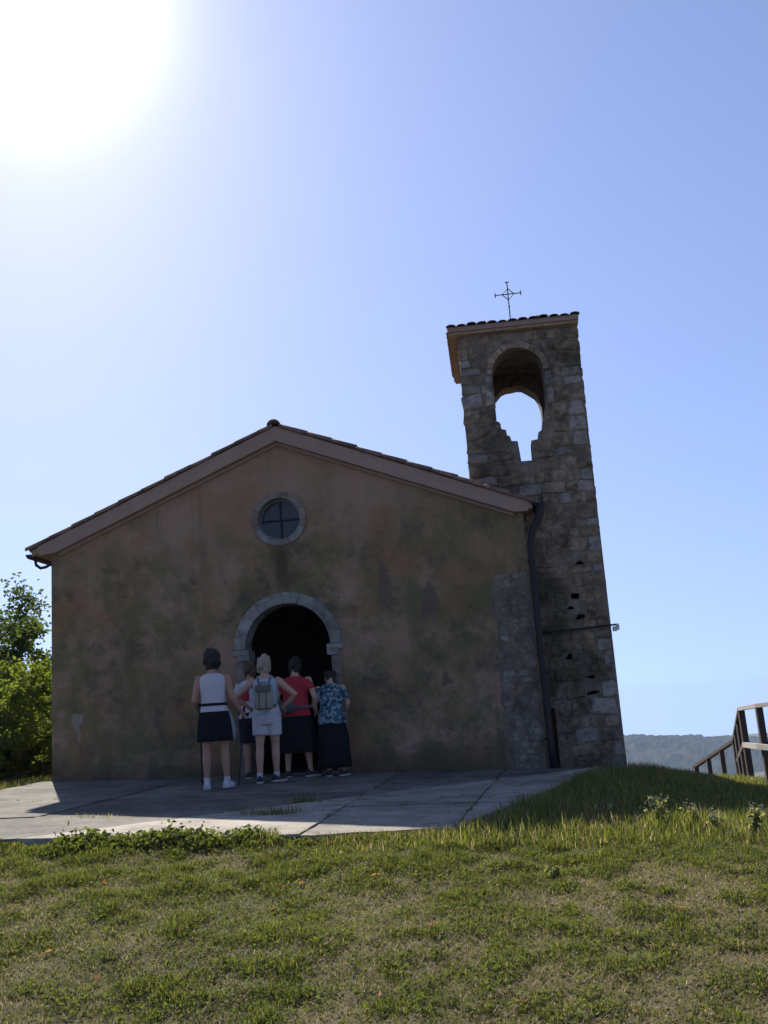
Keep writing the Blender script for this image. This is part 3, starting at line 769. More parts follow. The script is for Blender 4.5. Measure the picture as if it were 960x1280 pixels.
# eaves and low hipped roof
ov = .13
MB().box((TX0-ov+.02, TY0-ov+.03, 6.045), (TX1+.025, TY1+ov-.03, 6.085)).build('eaves_course', 'brick', tower)
MB().box((TX0-ov, TY0-ov, 6.087), (TX1+.03, TY1+ov, 6.155)).build('eaves_slab', 'band', tower)
tr = MB(); x0, x1, y0, y1 = TX0-ov-.005, TX1+.04, TY0-ov-.01, TY1+ov+.01; xm, ym = (x0+x1)/2, (y0+y1)/2; zt = 6.157; za = 6.44
tr.add([(x0, y0, zt), (x1, y0, zt), (x1, y1, zt), (x0, y1, zt), (xm, ym, za)], [(0, 1, 4), (1, 2, 4), (2, 3, 4), (3, 0, 4), (3, 2, 1, 0)])
troof = tr.build('roof', 'tile', tower)
random.seed(31)
sl_f = math.atan2(za-zt, ym-y0)
nt = 13
for k in range(nt):
    x = x0+.06+(x1-x0-.12)*k/(nt-1)
    o = bpy.data.objects.new('tile', TILE); COL.objects.link(o); o.parent = troof
    o.matrix_world = Matrix.Translation((x, y0-.030+random.uniform(-.012, .012), zt-.004+random.uniform(-.008, .010))) @ Matrix.Rotation(RAD(random.uniform(-4, 4)), 4, 'Z') @ Matrix.Rotation(sl_f, 4, 'X') @ Matrix.Diagonal((.84, .8, .45, 1))
for sgn in (-1, 1):
    for k in range(2, 15):
        y = y0+.06+(y1-y0-.12)*k/14; X = x0-.015 if sgn < 0 else x1+.0
        o = bpy.data.objects.new('tile', TILE); COL.objects.link(o); o.parent = troof
        o.matrix_world = Matrix.Translation((X, y, zt+.012+random.uniform(-.008, .01))) @ Matrix.Rotation(sgn*math.pi/2, 4, 'Z') @ Matrix.Rotation(math.atan2(za-zt, xm-x0), 4, 'X') @ Matrix.Diagonal((.80, .8, .62, 1))
tst = MB()
for sgn, axis_ in ((1, 'f'), (-1, 'b'), (-1, 'l'), (1, 'r')):
    for row in range(1, 4):
        for k in range(nt):
            u = (k+.5)/nt*2-1
            fr = row*.27
            if axis_ in 'fb':
                if abs(u) > 1-fr: continue
                base = Vector((xm+u*(x1-x0)/2, (y0+(ym-y0)*fr) if axis_ == 'f' else (y1-(y1-ym)*fr), zt+(za-zt)*fr)); R = Matrix.Rotation(0 if axis_ == 'f' else math.pi, 4, 'Z') @ Matrix.Rotation(sl_f, 4, 'X')
            else:
                if abs(u) > 1-fr: continue
                base = Vector(((x0+(xm-x0)*fr) if axis_ == 'l' else (x1-(x1-xm)*fr), ym+u*(y1-y0)/2, zt+(za-zt)*fr)); R = Matrix.Rotation(sgn*math.pi/2, 4, 'Z') @ Matrix.Rotation(math.atan2(za-zt, xm-x0), 4, 'X')
            mt = Matrix.Translation(base+Vector((0, 0, .01))) @ R @ Matrix.Diagonal((.8, .8, .62, 1)); tst.add([mt @ Vector(p) for p in tv], tf)
tag(tst.build('roof_tiles', 'tile', troof, True), kind='stuff')
MB().ball((xm, ym, za+.03), (.13, .13, .09)).build('finial_base', 'tile', troof, True)
# wrought iron cross
def cross(parent, base, top_z, half):
    c = MB(); b = Vector(base); cz = top_z-half; R0 = .0085
    c.tube([b, (b.x, b.y, top_z)], R0, 6); c.tube([(b.x-half, b.y, cz), (b.x+half, b.y, cz)], R0, 6)
    d = half*.47
    q = [(b.x-d, b.y, cz), (b.x, b.y, cz+d), (b.x+d, b.y, cz), (b.x, b.y, cz-d)]
    for i in range(4): c.tube([q[i], q[(i+1) % 4]], R0*.85, 6)
    for p in ((b.x-half, b.y, cz), (b.x+half, b.y, cz), (b.x, b.y, top_z)):
        e = Vector((0, 0, .035)) if abs(p[2]-cz) < 1e-6 else Vector((.035, 0, 0)); c.tube([Vector(p)-e, Vector(p)+e], R0, 6)
    c.ball((b.x, b.y, cz-d-half*.55), .017, 8, 6)
    return c.build('cross', 'iron', parent)
ct = at_y(631, 353, ym); cl_, cr_ = at_y(616, 370, ym), at_y(648, 367, ym)
cross(tower, (ct.x+.03, ym, za), ct.z, (cr_.x-cl_.x)/2)
# cable clipped across the front with its insulator, small wooden door
MB().tube([(3.46, TY0-.055, 1.66), (3.9, TY0-.058, 1.665), (4.49, TY0-.055, 1.69)], .013, 6).build('cable', 'iron', tower)
MB().tube([(4.47, TY0-.055, 1.60), (4.47, TY0-.055, 1.665)], .03, 10).tube([(4.43, TY0-.055, 1.69), (4.53, TY0-.055, 1.69)], .012, 6).tube([(4.51, TY0-.055, 1.615), (4.51, TY0-.055, 1.68)], .026, 10).build('insulator', 'porcelain', tower)
hd = empty('small_door', (0, 0, 0)); hd.parent = tower
for k in range(3): MB().box((3.363+k*.065, TY0+.09+.003*(k % 2), -.34), (3.363+k*.065+.062, TY0+.13, .62)).build('plank', 'door_wood', hd)

# ------------------------------------------------------------------ people
def lean_fn(hip, ang, side=0.0):
    ca, sa = math.cos(ang), math.sin(ang)
    def f(p):
        x, y, z = p
        if z <= hip: return (x, y, z)
        k = min(1, (z-hip)/.12); a = ang*k; ca, sa = math.cos(a), math.sin(a); dz = z-hip
        return (x+side*dz, y*ca+dz*sa, hip+dz*ca-y*sa)
    return f
def remesh(o, vox, smooth=4):
    m = o.modifiers.new('join', 'REMESH'); m.mode = 'VOXEL'; m.voxel_size = vox; m.use_smooth_shade = True
    s = o.modifiers.new('soft', 'SMOOTH'); s.iterations = smooth; s.factor = .5
def hand(mb, wrist, fdir, palm_n, s, curl=.4):
    """palm, four fingers of unequal length and a thumb off the side of the palm"""
    w = Vector(wrist); d = Vector(fdir).normalized(); n = Vector(palm_n); n = (n-d*n.dot(d)).normalized(); a = d.cross(n)*s
    pc = w+d*.045
    mb.tube([w-d*.01, w+d*.03, w+d*.075], [.024, .034, .036], 10, squash=(.45, 1.0), up=n, dome=True)
    for i, (off, L) in enumerate(((-.027, .058), (-.009, .070), (.009, .074), (.027, .066))):
        b = w+d*.072+a*off; p1 = b+d*L*.45+n*L*.12*curl; p2 = p1+(d*(1-curl*.7)+n*curl).normalized()*L*.32; p3 = p2+(d*(1-curl*1.2)+n*curl*1.3).normalized()*L*.26
        mb.tube([b-d*.012, b, p1, p2, p3], [.0095, .0098, .0092, .0085, .0075], 7, dome=True)
    t0 = w+d*.022+a*.024; t1 = t0+(d*.6+a*.75+n*.2).normalized()*.038; t2 = t1+(d*.9+a*.25+n*.35).normalized()*.030
    mb.tube([w+d*.015+a*.012, t0, t1, t2], [.013, .0125, .0105, .0085], 7, dome=True)
def person(label, px, py, H, spec, rz=0.0, loc=None):
    k = H/1.65; W = spec.get('w', 1.0); ln = lean_fn(.90, RAD(spec.get('lean', 0)), spec.get('side', 0))
    x, y = loc; root = empty('person', (x, y, float(terrace_z(x, y))-.004), rz); root.scale = (k, k, k)
    tag(root, label, 'person', 'people gathered at the church door')
    sk = spec.get('skin', 'skin'); b = MB()
    # torso and neck
    tb = MB(); tb.rings([(0, 0, .78, .150*W, .110*W), (0, -.01, .86, .176*W, .128*W), (0, -.005, .94, .165*W, .120*W), (0, .01, 1.04, .138*W, .103*W), (0, .005, 1.15, .148*W, .108*W),
                         (0, 0, 1.26, .165*W, .108), (0, -.008, 1.33, .165*W, .092), (0, -.012, 1.375, .125*W, .075), (0, -.008, 1.405, .072, .064), (0, 0, 1.44, .055, .058), (0, .012, 1.50, .052, .055)], 24)
    b.add([ln(p) for p in tb.v], tb.f)
    # head with face
    hb = MB(); hc = Vector((0, .022, 1.545))
    hb.ball(hc, (.072, .092, .108), 18, 12); hb.ball(hc+Vector((0, .030, -.055)), (.052, .058, .052), 14, 8)
    hb.tube([hc+Vector((0, .088, .012)), hc+Vector((0, .104, -.018)), hc+Vector((0, .096, -.030))], [.008, .013, .012], 8, dome=True)
    hb.ball(hc+Vector((0, .085, -.058)), (.024, .012, .009), 10, 6); hb.ball(hc+Vector((0, .083, .022)), (.05, .014, .010), 10, 6)
    for s in (-1, 1): hb.ball(hc+Vector((s*.073, -.004, -.012)), (.010, .018, .030), 8, 8)
    tilt = Matrix.Rotation(RAD(spec.get('nod', 0)), 4, 'X') @ Matrix.Rotation(RAD(spec.get('turn', 0)), 4, 'Z'); piv = Vector((0, .005, 1.46))
    hf = lambda p: ln(tuple(piv+(tilt @ (Vector(p)-piv))))
    b.add([hf(p) for p in hb.v], hb.f)
    # legs
    for s, (fx, fy, turn) in zip((-1, 1), spec['feet']):
        hip = Vector((s*.088*W, 0, .83)); an = Vector((fx, fy, .085)); kn = (hip+an)/2+Vector((s*.004, .02, .015))
        cal = kn+(an-kn)*.32+Vector((0, -.014, 0))
        b.tube([hip+Vector((0, 0, .06)), hip+Vector((0, 0, -.06)), hip+(kn-hip)*.55, kn+Vector((0, 0, .04)), kn, cal, kn+(an-kn)*.75, an, an+Vector((0, 0, -.04))],
               [.095*W, .092*W, .072*W, .056, .054, .056, .040, .035, .036], 14, dome=True)
        t = RAD(turn); d = Vector((math.sin(t), math.cos(t), 0))
        b.tube([an+Vector((0, 0, -.048))-d*.03, an+Vector((0, 0, -.05))+d*.05, an+Vector((0, 0, -.062))+d*.13], [.033, .034, .026], 10, dome=True)
    # arms and hands
    for s, arm in zip((-1, 1), spec['arms']):
        sh = Vector(ln((s*.172*W, -.005, 1.335))); el = Vector(ln(arm['elbow'])); wr = Vector(ln(arm['hand']))
        b.tube([sh+(sh-el).normalized()*-.0, sh+(el-sh)*.25, sh+(el-sh)*.6, el, el+(wr-el)*.3, el+(wr-el)*.75, wr], [.056*min(W, 1.1), .050, .043, .038, .038, .029, .025], 12, dome=True)
        fd = arm.get('fdir') or tuple(wr-el); hand(b, wr, fd, arm.get('palm', (-s, 0, 0)), -s, arm.get('curl', .45))
    body = b.build('body', sk, root, True); remesh(body, .0085, 3)
    # eyes
    for s in (-1, 1):
        e = MB().ball((0, 0, 0), .011, 8, 6).build('eye', 'eye', root, True); e.location = hf(hc+Vector((s*.030, .080, .006)))
    # hair
    hr = MB(); hr.ball(hc+Vector((0, -.016, .014)), (.090, .102, .116), 44, 30); hv = []
    length = spec.get('hair_len', -.08)
    for p in hr.v:
        q = Vector(p)-hc
        n = mnoise.noise(Vector(p)*16+Vector((H*9, 0, 0)))*.030+mnoise.noise(Vector((p[0]*70, p[1]*70, p[2]*18)))*.010
        q = q*(1+n/.09)*spec.get('vol', 1.04)
        if q.y > .055 and q.z < .062: q = q*.80
        if q.z < length: q.z = length-.012+(q.z-length)*.15; q.x *= .92; q.y = max(q.y, -.085)
        hv.append(hf(hc+q))
    mesh('hair', hv, hr.f, spec.get('hair', 'hair_dark'), root, True)
    # shoes
    for s, (fx, fy, turn) in zip((-1, 1), spec['feet']):
        so = empty_dummy = MB(); t = RAD(turn); R = Matrix.Rotation(-t, 4, 'Z')
        prof = [(-.075, .030, .050), (-.05, .041, .072), (.0, .041, .080), (.05, .045, .066), (.11, .047, .050), (.155, .040, .040), (.18, .022, .028)]
        v = []; n = 10
        for (yy, hw, hh) in prof:
            for j in range(n):
                a = 2*math.pi*j/n; v.append(R @ Vector((hw*math.cos(a), yy, .020+max(-.012, math.sin(a)*hh if math.sin(a) > 0 else math.sin(a)*.02))))
        f = [(i*n+j, i*n+(j+1) % n, (i+1)*n+(j+1) % n, (i+1)*n+j) for i in range(len(prof)-1) for j in range(n)]+[tuple(range(n))[::-1], tuple((len(prof)-1)*n+j for j in range(n))]
        so.add([Vector(p)+Vector((fx, fy, .006)) for p in v], f)
        sh_o = fix_normals(so.build('shoe', spec['shoe'], root, True))
        sv = []
        outl = [(-.080, .026), (-.06, .042), (.0, .044), (.06, .049), (.12, .049), (.16, .040), (.185, .018)]
        ring = [(hw, yy) for yy, hw in outl]+[(-hw, yy) for yy, hw in outl[::-1]]
        for zz in (.0, .022): sv += [tuple((R @ Vector((xx, yy, zz)))+Vector((fx, fy, .0))) for xx, yy in ring]
        m = len(ring); fix_normals(mesh('sole', sv, [tuple(range(m))[::-1], tuple(range(m, 2*m))]+[(i, (i+1) % m, m+(i+1) % m, m+i) for i in range(m)], 'sole', sh_o))
        if spec.get('sock'):
            MB().tube([(fx, fy, .06), (fx, fy, .135)], [.041, .040], 12).build('sock', spec['sock'], root, True)
    # clothes
    c = spec['top']; e = .013
    g = MB(); hem = c.get('hem', .84)
    rg = [(0, -.004, hem, .182*W+e, .134*W+e)] if hem < .92 else [(0, 0, hem, .160*W+e, .118*W+e)]
    for (zz, rx, ry, yy) in ((.92, .170, .125, -.005), (1.04, .146, .110, .008), (1.15, .152, .112, .005), (1.26, .168, .112, 0), (1.325, .168, .098, -.008), (1.37, .135, .083, -.012), (1.40, .080, .070, -.010)):
        if zz > hem+.02: rg.append((0, yy, zz, rx*W+e, ry*(W if zz < 1.2 else 1)+e))
    if c.get('tank'): rg = rg[:-2]+[(0, -.012, 1.365, .118*W, .080+e)]
    rg[0] = (rg[0][0], rg[0][1], rg[0][2], rg[0][3]*1.03, rg[0][4]*1.04)
    g.rings(rg, 36, True, [.03]+[.016]*(len(rg)-3)+[0, 0], 7, spec.get('ph', 0)); tops = MB(); tops.add([ln(p) for p in g.v], g.f)
    if c.get('sleeve'):
        for s, arm in zip((-1, 1), spec['arms']):
            sh = Vector(ln((s*.150*W, -.006, 1.335))); el = Vector(ln(arm['elbow'])); q = c['sleeve']
            tops.tube([sh, sh+(el-sh)*q*.5, sh+(el-sh)*q], [.072, .068, .066], 14)
    if c.get('tank'):
        for s in (-1, 1): tops.tube([ln((s*.085, -.085, 1.30)), ln((s*.085, -.075, 1.37)), ln((s*.09, -.02, 1.405)), ln((s*.085, .07, 1.35))], [.026]*4, 8, squash=(1, .6))
    o = tops.build(c.get('name', 'shirt'), c['mat'], root, True); remesh(o, .011, 2)
    l = spec['bottom']
    if l['kind'] == 'skirt':
        s = MB(); z0, z1 = l['z0'], l['z1']; fl = l.get('flare', .05); rings_ = []
        for i in range(9):
            t = i/8; zz = z1+(z0-z1)*t; rx = (.165+.03*min(1, t*3))*W+fl*t+.016; ry = (.120+.03*min(1, t*3))*W+fl*t*.9+.016; rings_.append((0, -.006, zz, rx, ry))
        s.rings(rings_[::-1], 64, True, [.07*(1-i/8)+.008 for i in range(9)], l.get('folds', 8), spec.get('ph', 0)); mesh(l.get('name', 'skirt'), s.v, s.f, l['mat'], root, True)
    else:
        s = MB(); s.rings([(0, -.005, .76, .165*W, .125*W), (0, -.008, .86, .192*W, .144*W), (0, -.004, .94, .182*W, .135*W), (0, 0, l['z1'], .165*W, .122*W)], 28, True, .012, 6)
        for sg, (fx, fy, turn) in zip((-1, 1), spec['feet']):
            hip = Vector((sg*.092*W, -.003, .84)); an = Vector((fx, fy, .085)); t = (.84-l['z0'])/(.84-.085); en = hip+(an-hip)*t
            s.tube([hip, hip+(en-hip)*.5, en], [.108*W, .104*W, .100*W], 18)
        o = s.build('shorts', l['mat'], root, True); remesh(o, .011, 2)
    root['scale_k'] = k
    return root, ln, k
def W_(root, p): return Vector(root.location)+Matrix.Rotation(root.rotation_euler.z, 3, 'Z') @ (Vector(p)*root.scale.x)
def foot(px, py, dz=0):                                     # where a pixel on the paving lies
    d = ray(px, py); z = 0
    for _ in range(6): p = CAM+d*((z-CAM.z)/d.z); z = float(terrace_z(p.x, p.y))
    return p
# woman with poles
p1, ln1, k1 = person('person in white sleeveless top and black skirt leaning on trekking poles', 0, 0, 1.58, dict(
    skin='skin2', hair='hair_dark', vol=1.2, feet=[(-.115, -.02, -10), (.125, .02, 14)], nod=-4, turn=-16,
    arms=[dict(elbow=(-.235, -.05, 1.07), hand=(-.225, .14, .98), palm=(1, 0, -.2), curl=.95, fdir=(.1, 1, -.15)), dict(elbow=(.245, -.04, 1.07), hand=(.33, .10, .90), palm=(-1, .1, 0), curl=.95, fdir=(.2, .9, -.4))],
    top=dict(mat='white_cloth', hem=.92, name='top'), bottom=dict(kind='skirt', mat='black_cloth', z0=.57, z1=.93, flare=.005, folds=7), shoe='shoe_white', sock='white_cloth'), loc=(-.57, -1.85), rz=RAD(6))
MB().rings([(0, .006, 1.00, .172, .134), (0, .006, 1.035, .168, .130)], 36, True).build('belt', 'black_cloth', p1)
MB().rings([(.215, .05, .57, .035, .05), (.212, .05, .70, .045, .055), (.205, .03, .82, .03, .05), (.19, .0, .93, .012, .02)], 14, True, .08, 3).build('hanging_cloth', 'grey_cloth', p1, True)
def pole(label, top, tip):
    top, tip = Vector(top), Vector(tip); r = empty('trekking_pole', tip); tag(r, label, 'walking pole', 'trekking poles')
    d = top-tip; L = d.length; q = d.to_track_quat('Z', 'Y'); r.rotation_euler = q.to_euler()
    MB().tube([(0, 0, .03), (0, 0, L*.45), (0, 0, L*.451), (0, 0, L-.06)], [.008, .008, .010, .010], 8).build('shaft', 'iron', r)
    MB().tube([(0, 0, L-.09), (0, 0, L-.03), (0, 0, L+.05), (0, 0, L+.075)], [.013, .017, .016, .010], 10).build('grip', 'black_cloth', r, True)
    MB().tube([(0, 0, .0), (0, 0, .035)], [.005, .009], 8).build('tip', 'iron', r); MB().tube([(0, 0, .06), (0, 0, .064)], .026, 12).build('basket', 'black_cloth', r)
h1 = W_(p1, (.345, .17, .89)); t1 = foot(290, 985); pole('trekking pole planted upright beside the black skirt, held in the lowered hand', h1, (t1.x+.02, t1.y+.25, float(terrace_z(t1.x, t1.y+.25))))
h2 = W_(p1, (-.22, .21, .975)); tx, ty = -.86, -1.45; pole('trekking pole slanting down behind the legs below the black skirt', h2, (tx, ty, float(terrace_z(tx, ty))))
# woman with the backpack
p2, ln2, k2 = person('person in white shorts and pale tank top with hands on hips and backpack', 0, 0, 1.53, dict(
    skin='skin', hair='hair_grey', vol=1.1, feet=[(-.12, -.07, -8), (.085, .10, 35)], nod=-6, turn=4,
    arms=[dict(elbow=(-.405, -.10, 1.14), hand=(-.225, .05, .985), palm=(.6, 0, -.8), curl=.3, fdir=(.5, .8, -.3)), dict(elbow=(.415, -.10, 1.13), hand=(.225, .05, .975), palm=(-.6, 0, -.8), curl=.3, fdir=(-.5, .8, -.3))],
    top=dict(mat='pale_blue', hem=.88, tank=True, name='tank_top'), bottom=dict(kind='shorts', mat='white_cloth', z0=.62, z1=1.0), shoe='shoe_dark', sock='white_cloth'), loc=(-.09, -1.15), rz=RAD(4))
bp = empty('backpack', W_(p2, (0, -.13, 1.02)), RAD(4)); tag(bp, 'small khaki canvas backpack worn over the pale tank top', 'backpack')
def soft_box(name, lo, hi, mat, parent, bev=.03, seg=3):
    o = MB().box(lo, hi).build(name, mat, parent, True); m = o.modifiers.new('round', 'BEVEL'); m.width = bev; m.segments = seg; return o
soft_box('main_pouch', (-.105, -.10, -.06), (.105, .035, .25), 'canvas', bp, .035)
soft_box('front_pocket', (-.088, -.145, -.05), (.088, -.095, .10), 'canvas', bp, .022)
soft_box('flap', (-.098, -.118, .155), (.098, -.085, .245), 'canvas_dark', bp, .015)
for s in (-1, 1):
    MB().tube([(s*.05, .0, .24), (s*.075, .035, .325), (s*.09, .09, .352), (s*.10, .19, .31), (s*.11, .235, .20), (s*.15, .16, .06), (s*.11, .02, -.03)], [.019]*7, 8, squash=(.35, 1)).build('strap', 'canvas_dark', bp, True)
    MB().box((s*.045-.009, -.153, -.045), (s*.045+.009, -.1455, .17)).build('buckle_strap', 'canvas_dark', bp)
MB().tube([(-.03, -.03, .245), (-.02, -.03, .28), (.02, -.03, .28), (.03, -.03, .245)], .007, 6).build('carry_loop', 'canvas_dark', bp)
# person half hidden
p3, ln3, k3 = person('person in white and red top with dark shorts, half hidden behind the backpack wearer', 0, 0, 1.50, dict(
    skin='skin2', hair='hair_brown', feet=[(-.09, 0, -8), (.09, .03, 10)], nod=-3, turn=-8,
    arms=[dict(elbow=(-.24, -.02, 1.08), hand=(-.17, .17, 1.02), palm=(1, 0, 0), curl=.5), dict(elbow=(.23, -.03, 1.07), hand=(.22, .14, .95), palm=(-1, 0, 0), curl=.5)],
    top=dict(mat='white_cloth', hem=.85, sleeve=.5), bottom=dict(kind='shorts', mat='navy_cloth', z0=.50, z1=.95), shoe='shoe_dark'), loc=(-.45, -.42), rz=RAD(10))
soft_box('red_panel', (-.15, -.133, 1.10), (-.02, -.110, 1.27), 'red_cloth', p3, .01)
# red shirt
p4, ln4, k4 = person('person in red T-shirt and knee-length black skirt looking into the doorway', 0, 0, 1.53, dict(
    w=1.14, skin='skin', hair='hair_dark', feet=[(-.15, -.02, -12), (.17, .03, 40)], nod=-10, lean=6, turn=10, ph=1.0,
    arms=[dict(elbow=(-.27, -.02, 1.10), hand=(-.20, .16, 1.02), palm=(1, 0, 0), curl=.5), dict(elbow=(.30, -.05, 1.09), hand=(.27, .10, .93), palm=(-1, 0, 0), curl=.5)],
    top=dict(mat='red_cloth', hem=.84, sleeve=.55), bottom=dict(kind='skirt', mat='black_cloth', z0=.34, z1=.87, flare=.05, folds=9), shoe='shoe_dark'), loc=(.14, -.42), rz=RAD(-6))
wb = empty('waist_bag', W_(p4, (-.07, -.20, .97)), RAD(-6)); tag(wb, 'slate blue waist bag worn over the red T-shirt', 'bag')
o = MB().ball((0, 0, 0), (.125, .05, .085), 18, 12).build('pouch', 'bag', wb, True)
MB().tube([(-.105, -.028, .025), (-.05, -.046, .034), (.0, -.050, .036), (.05, -.046, .034), (.105, -.028, .025)], .006, 6).build('zip', 'canvas_dark', wb)
MB().rings([(.07, .20, -.02, .232, .188), (.07, .20, .015, .230, .186)], 36, True).build('strap', 'bag', wb)
# teal print blouse
p5, ln5, k5 = person('person in dark teal patterned blouse and long black skirt bending into the doorway', 0, 0, 1.42, dict(
    w=1.10, skin='skin', hair='hair_dark', feet=[(-.08, -.01, -10), (.12, .02, 30)], nod=-30, lean=22, ph=2.0,
    arms=[dict(elbow=(-.27, .02, 1.09), hand=(-.20, .18, .99), palm=(1, 0, 0), curl=.5), dict(elbow=(.26, .03, 1.09), hand=(.20, .19, 1.0), palm=(-1, 0, 0), curl=.5)],
    top=dict(mat='teal_print', hem=.78, sleeve=.75, name='blouse'), bottom=dict(kind='skirt', mat='black_cloth', z0=.13, z1=.82, flare=.012, folds=9), shoe='shoe_dark'), loc=(.62, -.45), rz=RAD(8))

# ------------------------------------------------------------------ railing
gz = lambda x, y: float(ground_z(x, y))
rail = empty('railing', (6.16, .26, gz(6.16, .26))); tag(rail, 'dark wooden railing with pale top rail going down beyond the brow', 'railing')
def wpart(mb, name, mat):
    o = mb.build(name, mat, rail); o.matrix_parent_inverse = Matrix.Translation(-rail.location); return o
def beam(a, b, w, h):
    a, b = Vector(a), Vector(b); t = (b-a).normalized(); side = t.cross(Vector((0, 0, 1))).normalized()*w/2; up = side.cross(t).normalized()*h/2
    v = [p+sx*side+sz*up for p in (a, b) for sx, sz in ((-1, -1), (1, -1), (1, 1), (-1, 1))]
    return MB().add(v, [(0, 1, 2, 3), (7, 6, 5, 4), (0, 4, 5, 1), (1, 5, 6, 2), (2, 6, 7, 3), (3, 7, 4, 0)])
tops = [at_y(1010, 874, -1.3), at_y(948, 882, .35), at_y(926, 886, 1.9), at_y(918, 926, 5.2), at_y(868, 959, 8.2)]
mids = [at_y(1010, 940, -1.3), at_y(948, 933, .35), at_y(930, 931, 1.9), at_y(922, 951, 5.2)]
for a, b in zip(tops[:-1], tops[1:]): wpart(beam(a, b, .09, .05), 'top_rail', 'rail_wood' if a.y < 1 else 'wood')
for a, b in zip(mids[:-1], mids[1:]): wpart(beam(a, b, .045, .07), 'middle_rail', 'rail_wood' if a.y < 1 else 'wood')
def rpost(top, w=.085, dx=0):
    g0 = gz(top.x+dx, top.y)-.12; a = Vector((top.x+dx+.02, top.y, g0)); b = Vector((top.x, top.y, top.z-.027)); wpart(beam(a, b, w, w), 'post', 'wood')
for t in tops[:3]: rpost(t)
m = at_y(919, 900, 3.2); 
for q in (.35, .7, 1.0): rpost(tops[2]+(tops[3]-tops[2])*q, .08)
for q in (.3, .62, .95): rpost(tops[3]+(tops[4]-tops[3])*q, .08)

# ------------------------------------------------------------------ plants
def tri_mesh(name, V, col=None, mat=None, parent=None, per=4, nf=2, pattern=((0, 1, 2), (0, 2, 3))):
    """V: (n, per, 3) leaf corners; pattern: triangles within one leaf"""
    n = len(V); idx = (np.arange(n)[:, None, None]*per+np.array(pattern)[None]).reshape(-1)
    me = bpy.data.meshes.new(name); me.vertices.add(n*per); me.vertices.foreach_set('co', V.reshape(-1).astype(np.float32))
    me.loops.add(len(idx)); me.loops.foreach_set('vertex_index', idx.astype(np.int32)); me.polygons.add(len(idx)//3)
    me.polygons.foreach_set('loop_start', np.arange(0, len(idx), 3, dtype=np.int32)); me.update(calc_edges=True)
    if col is not None:
        a = me.color_attributes.new('blade_colour', 'FLOAT_COLOR', 'POINT'); c = np.ones((n, per, 4), np.float32); c[..., :3] = col[:, None, :]; a.data.foreach_set('color', c.reshape(-1))
    return link(name, me, mat, parent)
def unit(v): return v/np.maximum(np.linalg.norm(v, axis=-1, keepdims=True), 1e-9)
def leaves(pts, size, r, flat=.4, aspect=.62):
    """folded leaf quads at the points"""
    n = len(pts); d = unit(r.normal(size=(n, 3))*np.array([1, 1, .6])+np.array([0, 0, -.15])); u = unit(np.cross(d, r.normal(size=(n, 3)))); nn = np.cross(d, u)
    s = (size*r.uniform(.6, 1.25, n))[:, None]
    tip = pts+d*s; l = pts+d*s*.5+u*s*aspect*.5+nn*s*.12; q = pts+d*s*.5-u*s*aspect*.5+nn*s*.12
    return np.stack([pts, l, tip, q], 1)
def tree(name, label, cat, base, height, spread, nl, size, mat, seed, group=None, low=.25, bare=1.0):
    r = np.random.default_rng(seed); base = Vector(base); root = empty(name, base); tag(root, label, cat, group)
    trunk = MB(); tips = []
    top = Vector((r.uniform(-.1, .1)*height, r.uniform(-.1, .1)*height, height*.62))
    r0 = .028*height+.02
    trunk.tube([(0, 0, -.3), (0, 0, .1), top*.35+Vector((r.uniform(-.06, .06)*height, 0, 0)), top*.7, top], [r0*1.35, r0, r0*.8, r0*.55, r0*.32], 10)
    tr_o = trunk.build('trunk', 'bark', root, True)
    br = MB(); nb = 15
    for i in range(nb):
        t = low+(1-low)*i/(nb-1); p0 = top*t; a = i*2.4+r.uniform(-.4, .4); L = spread*(.55+.6*(1-abs(t-.55)))*r.uniform(.75, 1.15)
        up = height*(.13+.25*t)*r.uniform(.7, 1.3)
        p1 = p0+Vector((math.cos(a)*L*.5, math.sin(a)*L*.5, up*.55)); p2 = p0+Vector((math.cos(a+.2)*L, math.sin(a+.2)*L, up))
        br.tube([p0, p1, p2], [r0*.34, r0*.2, r0*.07], 6)
        for k in range(7):
            q = r.uniform(.3, 1.05); m = p0+(p2-p0)*q+Vector((0, 0, up*.1)); e = m+Vector((r.normal()*.35, r.normal()*.35, r.normal()*.28+.12))*spread*.55
            br.tube([m, (m+e)/2+Vector((0, 0, .03)), e], [r0*.09, r0*.06, r0*.02], 4)
            for w in (0.35, .55, .75, .9, 1.0): tips.append(tuple(m+(e-m)*w))
    br.build('branches', 'bark', root, True)
    tips = np.array(tips); pick = tips[r.integers(0, len(tips), nl)]
    pts = pick+r.normal(size=(nl, 3))*spread*.075*bare
    o = tri_mesh('crown', leaves(pts, size, r), None, mat, root)
    return root
def gpos(px, y):                                            # a spot on the ground seen in pixel column px at depth y
    p = at_y(px, 965, y); return Vector((p.x, p.y, gz(p.x, y)))
tree('oak_tree', 'tall open tree with dark leaves rising beside the left church wall', 'tree', gpos(12, 6.5), 3.3, 1.15, 11000, .105, 'leaf_a', 3, low=.3)
tree('oak_tree', 'dark leafy tree at the outer edge of the picture behind the terrace', 'tree', gpos(-62, 5.0), 3.4, 1.5, 12000, .11, 'leaf_a', 4, low=.25)
tree('bush', 'sunlit yellow-green bush growing against the church corner', 'bush', gpos(44, 4.2), 1.95, .85, 13000, .075, 'leaf_b', 5, low=.06)
tree('bush', 'sunlit yellow-green bush spilling low beside the terrace edge', 'bush', gpos(-8, 2.2), 1.9, 1.0, 11000, .075, 'leaf_b', 6, low=.05)
tree('bush', 'dark green bush behind the yellow-green bushes', 'bush', gpos(12, 8.5), 2.2, 1.5, 12000, .09, 'leaf_a', 8, low=.05)

